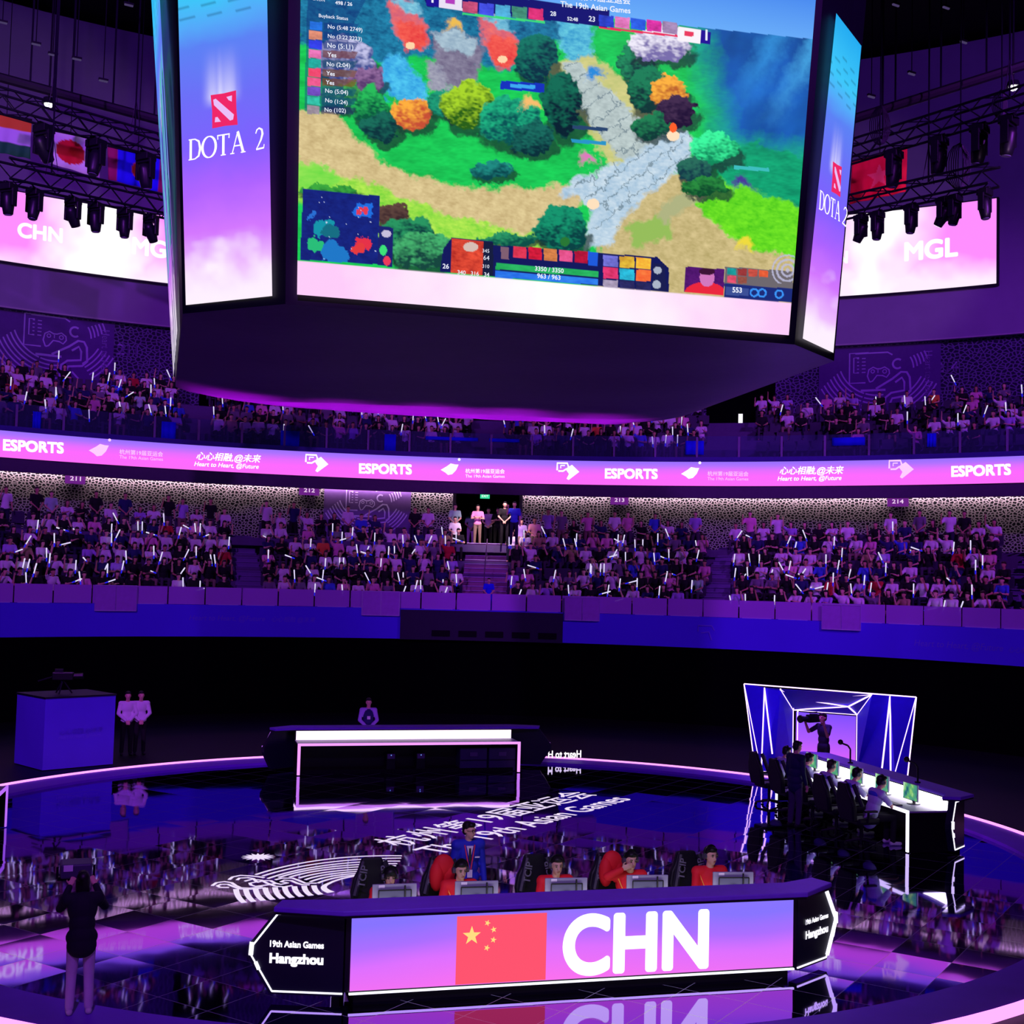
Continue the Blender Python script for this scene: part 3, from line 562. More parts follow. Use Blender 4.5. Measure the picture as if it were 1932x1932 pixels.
# ---- the game picture: a plain painted valley with paths, trees, water and readouts
def game(X, Y, U, V):
    wx = X+12*(fbm(X, Y, 26, 1)-.5)*2+7*(vn(X, Y, 6, 31)-.5)+4*(vn(X, Y, 2.6, 33)-.5); wy = Y+12*(fbm(X, Y, 26, 2)-.5)*2+7*(vn(X, Y, 6, 32)-.5)+4*(vn(X, Y, 2.6, 34)-.5)
    I = np.zeros(X.shape+(3,)); gr = (.7*fbm(X*.6+Y*.5, Y*1.6-X*.4, 22, 3)+.3*vn(X*.5+Y*.2, Y*1.6, 4, 13))[..., None]
    I[:] = lin((26, 200, 84))*(.62+.76*gr)
    def put(mask, c0, c1=None, n=None, al=1.):
        nonlocal I
        q = gr if n is None else n[..., None]; c = lin(c0) if c1 is None else lin(c0)*(1-q)+lin(c1)*q
        a = (mask.astype(float) if mask.dtype == bool else mask)[..., None]*al; I = I*(1-a)+c*a
    P = lambda pts: sum(inpoly(wx+a, wy+b, pts).astype(float) for a, b in ((0, 0), (4, 1), (-4, -1), (1, -4), (-1, 4), (2, 2), (-2, -2)))/7
    R = lambda pts: inpoly(X, Y, pts)
    fine = np.clip(.5+1.3*(.5*fbm(X, Y, 12, 7)+.5*fbm(X*.7-Y*.4, Y*1.4, 4.5, 17)-.5), 0, 1)
    # lower left meadow, bright
    put(P([(560, 300), (700, 340), (860, 400), (1010, 430), (1080, 470), (900, 480), (720, 470), (560, 380)]), (96, 205, 50), (200, 245, 90), fine)
    # dark water upper left
    put(P([(560, -60), (1060, -60), (1060, 70), (960, 130), (800, 110), (720, 120), (660, 100), (560, 80)]), (8, 60, 110), (40, 150, 190), fine)
    # blue haze to the right
    hz = np.clip((wx-1270-.25*(wy-60))/90, 0, 1)*np.clip((335-wy)/90, 0, 1)
    put(hz, (8, 42, 120), (30, 105, 215), fbm(X+Y*.8, Y*.5-X*.5, 60, 4), .96)
    put(np.clip(1-abs(((wx-1440)+.5*(wy-120))/40), 0, 1)*np.clip((220-wy)/120, 0, 1), (60, 170, 245), al=.55)
    put(np.clip(1-abs(((wx-1520)+.6*(wy-120))/34), 0, 1)*np.clip((240-wy)/120, 0, 1), (80, 190, 250), al=.6)
    put(P([(1330, 300), (1420, 270), (1540, 300), (1540, 420), (1440, 400), (1380, 360)]), (8, 120, 88), (20, 190, 130))
    put(P([(1300, 330), (1400, 350), (1540, 400), (1540, 500), (1400, 490), (1330, 420)]), (60, 190, 20), (130, 245, 40), fine)
    # sandy trail sweeping from the left
    put(P([(540, 205), (640, 215), (668, 262), (710, 300), (780, 332), (900, 352), (1010, 358), (1075, 345), (1100, 380), (1060, 430), (990, 438), (900, 420), (810, 392), (720, 352), (640, 330), (590, 322), (540, 322)]), (190, 165, 112), (236, 216, 160), fine)
    put(P([(560, 300), (610, 312), (650, 340), (600, 356), (560, 352)]), (90, 215, 60), (160, 235, 90))
    # sandy ground lower right
    put(P([(1130, 400), (1200, 330), (1290, 330), (1330, 410), (1420, 470), (1500, 490), (1500, 590), (1130, 560)]), (176, 160, 100), (226, 206, 150), fine)
    put(P([(1180, 430), (1260, 400), (1270, 450), (1200, 470)]), (150, 190, 90))
    # paved lane coming down from the top
    lane = [(1062, 120), (1092, 112), (1135, 160), (1185, 205), (1240, 250), (1290, 285), (1230, 330), (1180, 310), (1140, 262), (1095, 205)]
    put(P([(1030, 130), (1110, 90), (1220, 190), (1310, 270), (1240, 345), (1150, 320), (1110, 240)]), (176, 190, 110), (225, 215, 140))
    put(P(lane), (160, 176, 176), (206, 222, 220), fine)
    # the stone steps
    put(P([(1270, 232), (1310, 262), (1292, 312), (1215, 372), (1165, 430), (1150, 470), (1096, 470), (1120, 400), (1088, 372), (1060, 372), (1075, 340), (1140, 320), (1200, 290)]), (150, 186, 214), (216, 232, 242), fine)
    cs = ((wx*.8+wy) % 34 < 3.2) | (((wx-wy*.55) % 58 < 3) & (np.floor((wx*.8+wy)/34) % 2 == 0))
    put(cs & ((P(lane)+P([(1270, 232), (1310, 262), (1292, 312), (1215, 372), (1165, 430), (1096, 430), (1120, 400), (1075, 340), (1200, 290)])) > .5), (96, 120, 132), al=.7)
    put(P([(1236, 400), (1300, 352), (1330, 372), (1250, 430)]), (176, 180, 130))
    # boulders
    put(P([(815, 62), (860, 58), (905, 70), (915, 92), (900, 120), (905, 160), (850, 170), (822, 130)]), (96, 84, 118), (150, 146, 170), fine)
    put(P([(815, 62), (860, 56), (908, 74), (890, 100), (838, 96)]), (130, 160, 184), (190, 214, 226), fine)
    put(P([(800, 118), (838, 126), (846, 176), (806, 168)]), (120, 118, 150), (180, 182, 196), fine)
    # glowing blue crystals
    put(P([(716, 130), (742, 98), (770, 122), (800, 160), (806, 196), (760, 184), (720, 172)]), (16, 130, 214), (90, 214, 250), fine)
    put(P([(660, 156), (700, 168), (742, 190), (720, 194), (680, 178)]), (20, 110, 225), (60, 170, 250)); put(P([(676, 190), (704, 222), (706, 236), (690, 226)]), (40, 70, 225))
    # red blossoms with pale tops
    for cx, cy, k in ((778, 66, 1.0), (952, 92, 1.0)):
        put(P([(cx-46, cy-62), (cx-10, cy-70), (cx+26, cy-20), (cx+30, cy+20), (cx, cy+34), (cx-30, cy+8)]), (200, 90, 120), (250, 120, 110), fine)
        put(P([(cx-24, cy-30), (cx+22, cy-12), (cx+30, cy+24), (cx-8, cy+34), (cx-28, cy+6)]), (225, 40, 50), (255, 110, 90), fine)
        put(P([(cx-40, cy-66), (cx+6, cy-66), (cx+20, cy-34), (cx-6, cy-40)]), (40, 140, 190), (150, 220, 235), fine)
        put(((X-cx+4)/9)**2+((Y-cy-20)/7)**2 < 1, (255, 214, 170))
    # teal glow top
    put(P([(1054, 20), (1120, 40), (1116, 96), (1080, 112), (1050, 80)]), (30, 140, 200), (120, 225, 235), fine)
    def tree(cx, cy, rx, ry, dk, lt, sh=True):
        if sh: put(np.clip((1-((wx-cx-8)/(rx*1.15))**2-((wy-cy-ry*.62)/(ry*.8))**2)*3, 0, 1), (10, 34, 40), (34, 70, 56), fine, .85)
        q = ((wx-cx)/rx)**2+((wy-cy)/ry)**2; l = np.clip(.5-.2*(X-cx)/rx-.62*(Y-cy)/ry+1.3*(fbm(X, Y, 13, int(cx))-.5)+.9*(vn(X*.7+Y*.5, Y*1.3-X*.4, 4.2, int(cy))-.5), 0, 1)
        put(np.clip((1-q)*7, 0, 1), dk, lt, l)
    for a in ((1010, 110, 44, 46, (6, 50, 66), (20, 120, 100)), (1062, 196, 40, 60, (4, 34, 46), (16, 110, 84)), (650, 112, 60, 46, (70, 84, 150), (196, 196, 235)), (690, 150, 40, 26, (90, 60, 110), (150, 110, 160)), (640, 180, 40, 30, (20, 96, 70), (70, 170, 80)), (700, 200, 34, 36, (6, 90, 60), (40, 190, 90)), (720, 240, 40, 30, (8, 52, 58), (24, 110, 90)), (777, 214, 38, 34, (200, 80, 50), (255, 176, 60)), (838, 196, 36, 28, (8, 80, 74), (30, 160, 120)), (884, 196, 50, 44, (40, 96, 16), (170, 216, 40)), (958, 228, 58, 46, (6, 84, 84), (30, 180, 130)), (1004, 262, 40, 34, (6, 48, 56), (24, 110, 96)), (925, 322, 46, 18, (6, 70, 76), (30, 140, 130)), (1204, 116, 34, 44, (10, 60, 54), (30, 140, 90)), (1246, 82, 62, 34, (120, 110, 170), (240, 236, 250)), (1222, 170, 40, 44, (6, 56, 48), (24, 128, 84)), (1260, 172, 37, 30, (190, 100, 30), (255, 180, 56)), (1272, 212, 42, 30, (30, 20, 46), (66, 46, 74)), (1226, 238, 40, 24, (8, 60, 50), (30, 130, 80)), (1346, 282, 46, 34, (10, 140, 90), (60, 250, 160)), (1310, 320, 38, 24, (16, 60, 70), (40, 110, 90)), (1330, 352, 44, 20, (10, 76, 40), (40, 140, 60)), (1058, 432, 52, 44, (6, 66, 66), (20, 150, 110)), (742, 408, 34, 26, (60, 40, 40), (96, 70, 60)), (770, 446, 54, 40, (8, 58, 60), (40, 150, 96)), (800, 470, 60, 36, (20, 70, 60), (70, 180, 110)), (960, 452, 60, 14, (8, 80, 70), (40, 150, 100)), (620, 360, 60, 12, (30, 110, 50), (60, 170, 60)), (1000, 10, 40, 20, (20, 100, 60), (70, 180, 90))): tree(*a)
    # small lit lamps on the steps
    for cx, cy in ((1270, 256), (1119, 385)): put(((X-cx)/12)**2+((Y-cy)/10)**2 < 1, (255, 226, 190)); put(((X-cx)/7)**2+((Y-cy+15)/9)**2 < 1, (255, 96, 30)) if cy < 300 else None
    # small unit markers: plain coloured darts
    for cx, cy, c in ((1111, 298, (225, 120, 190)), (1400, 345, (70, 60, 150)), (1000, 196, (250, 190, 110)), (1122, 134, (40, 140, 220)), (1404, 461, (240, 220, 60)), (853, 46, (240, 190, 80))):
        put(P([(cx-16, cy+14), (cx-4, cy-16), (cx+12, cy-8), (cx+20, cy+14), (cx, cy+4)]), c)
    put(R([(945, 152), (1028, 158), (1027, 175), (944, 168)]), (20, 50, 190)); put(R([(962, 158), (1010, 161), (1010, 168), (962, 165)]), (60, 170, 240))
    for x, y, c in ((1080, 236, (40, 70, 110)), (1078, 262, (40, 150, 200)), (1385, 312, (60, 190, 190))): put(R([(x, y), (x+66, y+5), (x+66, y+12), (x, y+7)]), c)
    # top banner and score bar
    top = 27+.085*(X-800); put(Y < np.minimum(-6+.1035*(X-800)+4, 400), (70, 138, 238), (110, 180, 250), V*6)
    put(R([(790, -30), (1150, 20), (1150, 52), (806, 12)]), (12, 24, 110))
    for i in range(5):
        for x, c in ((873+31*i, [(150, 60, 90), (50, 60, 200), (60, 130, 170), (50, 110, 90), (190, 40, 90)][i]), (1130+30*i, [(30, 50, 150), (190, 90, 140), (30, 70, 190), (170, 40, 120), (120, 100, 130)][i])):
            y = 2+.1*(x-873); put(R([(x, y), (x+28, y+3), (x+28, y+25), (x, y+21)]), c, tuple(min(255, int(q*1.6)) for q in c), fine)
    put(R([(873, 24), (1028, 40), (1028, 44), (873, 28)]), (60, 220, 120)); put(R([(1130, 50), (1278, 66), (1278, 70), (1130, 54)]), (235, 50, 90))
    put(R([(828, -10), (872, -6), (872, 20), (828, 14)]), (235, 225, 245)); put(R([(1280, 50), (1323, 56), (1321, 82), (1278, 77)]), (250, 245, 250)); put(R([(804, -10), (828, -8), (828, 14), (804, 10)]), (30, 20, 150)); put(R([(1323, 57), (1341, 60), (1340, 84), (1321, 82)]), (30, 20, 150)); put(R([(1292, 58), (1309, 60), (1308, 69), (1291, 67)]), (235, 60, 90))
    put(R([(840, -6), (858, -4), (858, 8), (840, 6)]), (180, 60, 190))
    # column of readouts on the left
    put(R([(580, 0), (690, 0), (660, 60), (648, 150), (650, 214), (574, 210)]), (14, 40, 120), al=.55)
    for i, c in enumerate(((30, 90, 190), (180, 110, 90), (40, 50, 200), (200, 90, 140), (30, 140, 130), (230, 60, 90), (220, 70, 110), (90, 60, 150), (40, 150, 130), (120, 110, 120))):
        y = 40+17.6*i; x = 584-.55*i; put(R([(x, y), (x+24, y+2), (x+24, y+18), (x, y+16)]), c, tuple(min(255, int(q*1.5)) for q in c), fine)
        put(R([(x+27, y+2), (x+27+66, y+5), (x+27+60, y+18), (x+27, y+16)]), [(20, 60, 130), (20, 60, 130), (20, 60, 130), (120, 60, 30), (20, 80, 110), (120, 80, 20), (120, 80, 20), (20, 90, 110), (20, 90, 110), (30, 40, 90)][i], al=.7)
    # chart lower left
    mp = R([(572, 356), (717, 370), (712, 499), (566, 490)]); put(mp, (16, 26, 104), (24, 44, 140), fine)
    for cx, cy, r, c in ((683, 398, 20, (30, 110, 225)), (681, 400, 10, (230, 60, 80)), (612, 432, 18, (20, 150, 170)), (625, 440, 16, (20, 110, 130)), (596, 462, 16, (40, 190, 120)), (630, 478, 26, (30, 120, 200)), (683, 458, 16, (230, 50, 70)), (674, 470, 12, (230, 60, 60)), (588, 406, 8, (40, 110, 210))): put(mp & (((wx-cx)/r)**2+((wy-cy)/(r*.8))**2 < 1), c)
    put(mp & (vn(X, Y, 4.6, 3) > .955), (215, 225, 250))
    put(R([(715, 426), (742, 430), (740, 504), (712, 500)]), (26, 34, 110)); put(((X-723)/7)**2+((Y-472)/10)**2 < 1, (60, 225, 120)); put(((X-730)/7)**2+((Y-492)/9)**2 < 1, (235, 60, 90)); put(((X-729)/9)**2+((Y-441)/7)**2 < 1, (200, 190, 220))
    # central readouts
    put(R([(836, 470), (852, 448), (930, 455), (930, 462), (1140, 478), (1240, 485), (1262, 506), (1262, 552), (830, 512)]), (18, 26, 92))
    put(R([(852, 449), (912, 455), (910, 520), (850, 514)]), (150, 20, 20), (255, 90, 60), fine); put(((X-888)/14)**2+((Y-466)/9)**2 < 1, (216, 190, 180))
    put(R([(912, 455), (931, 457), (930, 522), (910, 520)]), (20, 30, 60))
    put(R([(936, 496), (1130, 512), (1129, 523), (935, 508)]), (20, 150, 70), (50, 200, 110)); put(R([(935, 511), (1129, 526), (1128, 538), (934, 523)]), (20, 80, 220), (60, 150, 250))
    for i, c in enumerate(((190, 40, 60), (150, 20, 40), (150, 90, 50), (200, 60, 100), (130, 16, 40))):
        x = 968+29*i; y = 464+2.3*i; put(R([(x, y), (x+25, y+2), (x+25, y+24), (x, y+22)]), c, tuple(min(255, int(q*1.7)) for q in c), fine)
    put(R([(1110, 474), (1128, 476), (1127, 503), (1109, 501)]), (30, 90, 220)); put(R([(945, 466), (960, 467), (960, 490), (945, 488)]), (150, 110, 120), al=.7)
    for i, c in enumerate(((80, 80, 150), (190, 130, 40), (240, 130, 40), (190, 40, 80), (30, 130, 160), (240, 80, 40), (120, 110, 130), (30, 30, 70), (30, 30, 70))):
        x = 1138+31*(i % 3); y = 481+2.2*(i % 3)+23*(i//3); put(R([(x, y), (x+28, y+2), (x+28, y+23), (x, y+21)]), c, tuple(min(255, int(q*1.7)) for q in c), fine)
    put(R([(1232, 496), (1254, 498), (1258, 550), (1232, 548)]), (24, 30, 80)); put(((X-1241)/8)**2+((Y-510)/7)**2 < 1, (170, 180, 200)); put(((X-1239)/8)**2+((Y-537)/8)**2 < 1, (170, 180, 200))
    put(((X-1066)/9)**2+((Y-456)/9)**2 < 1, (40, 120, 50))
    # player camera inset and slots lower right
    cm = R([(1293, 503), (1367, 508), (1365, 557), (1291, 551)]); put(cm, (60, 16, 90), (100, 30, 130), fine); put(cm & ((((X-1330)/40)**2+((Y-556)/24)**2) < 1), (235, 40, 60)); put(cm & ((((X-1334)/14)**2+((Y-524)/17)**2) < 1), (210, 120, 190)); put(cm & ((((X-1334)/15)**2+((Y-512)/7)**2) < 1), (60, 20, 50))
    put(R([(1368, 503), (1497, 512), (1495, 571), (1366, 562)]), (110, 104, 110)); put(R([(1367, 535), (1496, 545), (1495, 571), (1366, 562)]), (28, 44, 120)); put(R([(1370, 541), (1413, 545), (1412, 559), (1369, 556)]), (60, 80, 150))
    for i, c in enumerate(((20, 110, 110), (110, 40, 40), (150, 60, 50), (200, 70, 40), (190, 60, 80), (110, 60, 50))):
        x = 1372+20*(i % 4); y = 505+1.5*(i % 4)+15*(i//4); put(R([(x, y), (x+17, y+1), (x+17, y+14), (x, y+13)]), c, tuple(min(255, int(q*1.6)) for q in c), fine)
    for cx, cy in ((1423, 552), (1438, 553), (1470, 555)): put(abs(np.hypot(X-cx, Y-cy)-7) < 1.6, (60, 150, 250))
    rr = np.hypot((X-1486), (Y-510)); put((rr < 30) & (X < 1499) & (Y < 535) & (rr % 9 < 4), (190, 190, 220), al=.8)
    # white band below
    bt = 491.5+.0855*(X-563); put(np.clip((Y-bt)/1.5, 0, 1), (255, 205, 250), (255, 255, 255), np.clip(1-abs(X-1050)/430+.4*(fbm(X, Y, 60, 8)-.5), 0, 1))
    return I
screen_grid('main_screen', (-3.70, -6.37, 8.8), (3.78, -6.0, 8.8), (-3.83, -6.62, 14.05), (4.06, -6.22, 14.05), 680, 420, game)

MS = Plane(V3(-3.70, -6.37, 8.8), V3(7.48, .37, 0), V3(0, -.24, 5.25), .035); SLT = mat('led_text', emit=(235, 240, 255), es=1.0)
for s_, x0, y0, x1, y1, b in (('The 19th Asian Games', 1056, 14, 1188, 27, .02), ('杭州第19届亚运会', 1062, -2, 1188, 9, .02), ('Buyback Status', 601, 34, 656, 40, .01), ('498 / 26', 632, 10, 664, 13, .02), ('LH/DN', 590, 2, 612, 5, 0), ('No (5:48 2749)', 618, 55, 683, 62, .01), ('No (3:22 2223)', 618, 73, 682, 79, .01), ('No (5:11)', 617, 91, 666, 95, .01), ('Yes', 617, 108, 634, 110, .02), ('No (2:04)', 616, 126, 660, 129, .01), ('Yes', 615, 143, 631, 145, .02), ('Yes', 614, 160, 630, 162, .02), ('No (5:04)', 613, 176, 656, 180, .01), ('No (1:24)', 613, 194, 655, 199, .01), ('No (102)', 612, 212, 652, 214, .01), ('1', 813, 6, 817, 6.5, .03), ('1', 1329, 77, 1333, 77.5, .03), ('28', 1037, 31, 1048, 32, .02), ('52:48', 1069, 40, 1089, 42, .02), ('23', 1109, 41, 1121, 43, .02), ('3350 / 3350', 1008, 511, 1062, 516, .02), ('963 / 963', 1012, 525, 1056, 529, .02), ('553', 1380, 552, 1398, 553, .03), ('26', 834, 507, 846, 508, .02), ('345', 909, 477, 922, 478, 0), ('64', 911, 491, 922, 492, 0), ('310', 909, 506, 922, 507, 0), ('340   316   34', 862, 518, 922, 523, .01)):
    tpart(cube, SLT, MS, s_, x0, y0, x1, y1, ci, 'screen_lettering', bold=b)

def side(X, Y, U, V):
    T = V+.04*(fbm(X, Y, 50, 3)-.5); I = ramp(T, [(0, (30, 170, 240)), (.16, (60, 200, 250)), (.24, (84, 170, 250)), (.3, (92, 130, 245)), (.45, (110, 110, 248)), (.58, (128, 96, 255)), (.7, (176, 100, 255)), (.8, (212, 120, 255)), (.9, (240, 190, 255)), (1, (255, 246, 255))])
    cl = np.clip((V-.83)*6+1.7*(fbm(X, Y, 46, 16)-.5), 0, 1); I = I*(1-cl[..., None])+lin((255, 240, 255))*cl[..., None]
    ry = np.exp(-((U-.48)/.17)**4)*np.clip((V-.30)/.14, 0, 1)**1.5*np.clip((.475-V)/.03, 0, 1)*(.45+.55*vn(U*26, V*0, 1, 4)); I = I*(1-ry[..., None])+lin((226, 224, 255))*ry[..., None]
    ln = (abs(((V-.16)-(U-.5)*.02) % .03) < .0035) & (V > .1) & (V < .23); I[ln] *= .6
    return I
def cool(X, Y, U, V):
    I = side(X, Y, U, V); s_ = (vn(U*34, V*3, 1, 2) > .6) & (V > .35) & (V < .78); I[s_] = lin((90, 190, 190)); s_ = (vn(U*30, V*4, 1, 7) > .68) & (V > .4); I[s_] = lin((30, 50, 110)); return I
LB, LT = [(-5.20, -5.16, 8.8), (-4.0, -6.13, 8.8)], [(-5.53, -5.35, 14.05), (-4.28, -6.42, 14.05)]
RB_, RT = [(4.05, -5.83, 8.8), (5.03, -4.9, 8.8)], [(4.56, -5.82, 14.05), (5.52, -4.82, 14.05)]
LB = [(-5.205, -5.15, 8.8), (-4.0, -6.16, 8.8)]
screen_grid('corner_screen', LB[0], LB[1], LT[0], LT[1], 60, 160, side, .05); screen_grid('corner_screen', RB_[0], RB_[1], RT[0], RT[1], 60, 160, side, .05)
def fr(a, b, f): return tuple(np.array(a)*(1-f)+np.array(b)*f)
a, b = (-5.72, 2.3, 8.85), (-5.28, -5.12, 8.85); c_, d_ = (*TP[6], TOPZ-.1), (*TP[7], TOPZ-.1)
screen_grid('side_screen', fr(b, a, .985), fr(b, a, .3), fr(d_, c_, .985), fr(d_, c_, .62), 60, 160, cool, .05)
# rear faces, which throw their light on the far stands
screen_grid('rear_screen', (3.9, 3.42, 8.85), (-4.1, 3.32, 8.85), (4.4, 3.9, 14.05), (-4.7, 3.8, 14.05), 30, 30, lambda X, Y, U, V: ramp(V, [(0, (70, 90, 240)), (1, (170, 70, 250))]), .05)
def badge(g, gw, S, x0, y0, x1, y1, xt, yt):
    """red square sign with pale diagonal; corners: lower left, lower right px; top px"""
    a = Vector(S.hit(x0, y0)); b = Vector(S.hit(x1, y1)); t = Vector(S.hit(xt, yt)); u = b-a; v = t-a; f = lambda p: a+u*p[0]+v*p[1]
    poly_uv(g, S, [f(p) for p in ((0, 0), (.5, .02), (1, 0), (.98, .5), (1, 1), (.5, .97), (0, .98), (.03, .5))], o=.075)
    for pl in (((.12, .82), (.22, .84), (.9, .3), (.86, .16), (.74, .14), (.14, .66)), ((.64, .84), (.86, .86), (.84, .68), (.72, .74)), ((.14, .16), (.38, .15), (.26, .3), (.17, .3))): poly_uv(gw, S, [f(p) for p in pl], o=.09)
SL = Plane(LB[0], Vector(LB[1])-Vector(LB[0]), Vector(LT[0])-Vector(LB[0]), .07); SR = Plane(RB_[0], Vector(RB_[1])-Vector(RB_[0]), Vector(RT[0])-Vector(RB_[0]), .07)
LRED, LLIL = mat('led_red', emit=(240, 40, 105), es=1), mat('led_lilac', emit=(235, 190, 250), es=1)
for S, q, w1, w2, hh in ((SL, (407, 245, 455, 238, 404, 181), (362, 305, 470, 289), (489, 286, 506, 282), .30), (SR, (1560, 362, 1577, 373, 1563, 304), (1537, 395, 1577, 419), (1581, 422, 1589, 430), .30)):
    gr_, gw, g = G(), G(), G(); badge(gr_, gw, S, *q); serif(g, S, 'DOTA', S.hit(*w1[:2]), S.hit(*w1[2:]), hh); serif(g, S, '2', S.hit(*w2[:2]), S.hit(*w2[2:]), hh)
    for gg, nm, m in ((g, 'lettering', WHT), (gr_, 'logo', LRED)):
        gg.v = [tuple(ci @ Vector(v)) for v in gg.v]; lg = gg.build(nm, m, cube, fix=False)
    gw.v = [tuple(ci @ Vector(v)) for v in gw.v]; gw.build('logo_mark', LLIL, lg, fix=False)
g = G()
for x, y in ((-3.5, -4), (3.5, -4), (-3.5, 2), (3.5, 2)): g.tube(ci @ V3(x, y, TOPZ-.1), ci @ V3(x, y, ceil_z(x, y)), .03, n=6)
g.build('hanger_cable', DARK, cube)

# ================================================================ screens on the bulkhead
def glow(X0):
    def f(X, Y):
        q = np.clip(1.35-abs(X-X0)/105+1.2*(fbm(X, Y, 70, 5)-.5), 0, 1); q = np.maximum(q, np.clip((Y-(470+.08*(X-X0)))/60+.6*(fbm(X, Y, 50, 6)-.5), 0, .8))
        return lin((250, 140, 255))*(1-q[..., None])+lin((255, 250, 255))*q[..., None]
    return f
for nm, (xa, xb), px, X0, words_ in (('left', (-150, 345), [(0, 358), (312, 535)], 195, [('CHN', 32, 446, 118, 458), ('MGL', 248, 478, 338, 490)]), ('right', (1545, 1880), [(1870, 375), (1890, 533)], 1640, [('MGL', 1706, 492, 1808, 482), ('CHN', 1530, 500, 1600, 496)])):
    S = Ring(38.35, CW, 0); zt = S.hit(*px[0])[1]; zb = S.hit(*px[1])[1]; zt = {'left': S.hit(150, 382)[1], 'right': S.hit(1735, 392)[1]}[nm]; zb = {'left': S.hit(150, 513)[1], 'right': S.hit(1735, 548)[1]}[nm]
    ya = 440
    ua, ub = S.hit(xa, ya)[0], S.hit(xb, ya)[0]; o = thing('bulkhead_screen', S.pt((ua+ub)/2, zb), {'left': 'bright pink bulkhead screen reading CHN and MGL before the three hung flags', 'right': 'bright pink bulkhead screen reading MGL below the red star flag'}[nm], 'screen'); inv = Matrix.Translation(-o.location)
    g = G().loft([(38.38, zb-.06), (38.38, zt+.06), (38.6, zt+.06), (38.6, zb-.06)], 0, CW, ua/38.35-.002, ub/38.35+.002, 24); g.v = [tuple(inv @ Vector(v)) for v in g.v]; g.build('casing', DARK, o)
    nu, nv = 150, 50; P = np.array([[inv @ S.pt(u, v, 0) for u in np.linspace(ua, ub, nu)] for v in np.linspace(zt, zb, nv)])
    W = P+np.array(o.location); d = W-np.array(EYE); z = d @ np.array(fw); X = 966+FPX*(d @ np.array(RI))/z; Y = 966-FPX*(d @ np.array(UP))/z
    grid_mesh('screen', P, glow(X0)(X, Y), led('led_bulkhead', 1.05), o)
    S2 = Ring(38.35, CW, .04)
    for s_, x0, y0, x1, y1 in words_: tpart(o, mat('led_word', emit=(255, 240, 255), es=1.2), S2, s_, x0, y0, x1, y1, inv, bold=.045, res=8)

# ================================================================ flags
def flag(D, tl, tr, br, bl, label, paint, nu=40, nv=28):
    q = [on_d(x, y, D) for x, y in (tl, tr, br, bl)]; mid = (q[0]+q[1])/2; o = thing('flag', mid, label, 'flag', 0, None)
    nrm = (q[1]-q[0]).cross(q[3]-q[0]).normalized(); P = np.zeros((nv, nu, 3)); U, V = np.meshgrid(np.linspace(0, 1, nu), np.linspace(0, 1, nv))
    for j in range(nv):
        for i in range(nu):
            u, v = U[j, i], V[j, i]; p = (q[0]*(1-u)+q[1]*u)*(1-v)+(q[3]*(1-u)+q[2]*u)*v+nrm*(.07*v*math.sin(u*17+v*2)); P[j, i] = p-mid
    m = grid_mesh('cloth', P, paint(U, V), cloth_attr('flag_cloth'), o); m.modifiers.new('s', 'SOLIDIFY').thickness = .01
    for p in m.data.polygons: p.use_smooth = True
    g = G().tube(q[0]-mid+V3(0, 0, .03), q[1]-mid+V3(0, 0, .03), .035).tube((0, 0, .03), (0, 0, ceil_z(mid.x, mid.y)-mid.z), .015, n=5); g.build('flag_bar', DARK, o)
def col(U, *layers):
    I = np.zeros(U.shape+(3,)); 
    for m, c in layers: I[m] = lin(c)
    return I
ONE = lambda U: np.ones(U.shape, bool)
flag(42, (-34, 210), (60, 228), (57, 300), (-34, 281), 'orange, pale and green striped flag hung at the outer end of the flag row', lambda U, V: col(U, (ONE(U), (222, 190, 255)), (V < .3, (240, 110, 40)), (V > .68, (20, 110, 70))))
flag(42, (76, 243), (191, 266), (188, 336), (76, 303), 'white flag with a large red disc hung between two truss lamps', lambda U, V: col(U, (ONE(U), (240, 225, 250)), (((U-.5)*1.5)**2+(V-.5)**2 < .125, (235, 10, 40))))
flag(42, (203, 277), (318, 304), (314, 366), (203, 338), 'blue flag with red edge bands and an orange emblem beside the cube', lambda U, V: col(U, (ONE(U), (30, 30, 255)), (U < .16, (200, 50, 110)), (U > .86, (200, 50, 110)), ((((U-.52)/.12)**2+((V-.5)/.26)**2 < 1), (250, 110, 30))))
def star_mask(U, V, cx, cy, r, asp):
    pts = []
    for i in range(10):
        a = -PI/2+i*PI/5; k = r if i % 2 == 0 else r*.4; pts.append((cx+k*math.cos(a)/asp, cy+k*math.sin(a)))
    return inpoly(U, V, pts)
flag(40, (1608, 306), (1712, 277), (1709, 362), (1604, 385), 'red flag with a single pale star hung above the MGL screen', lambda U, V: col(U, (ONE(U), (240, 14, 30)), (star_mask(U, V, .5, .5, .3, 1.35), (250, 110, 80))), 70, 50)

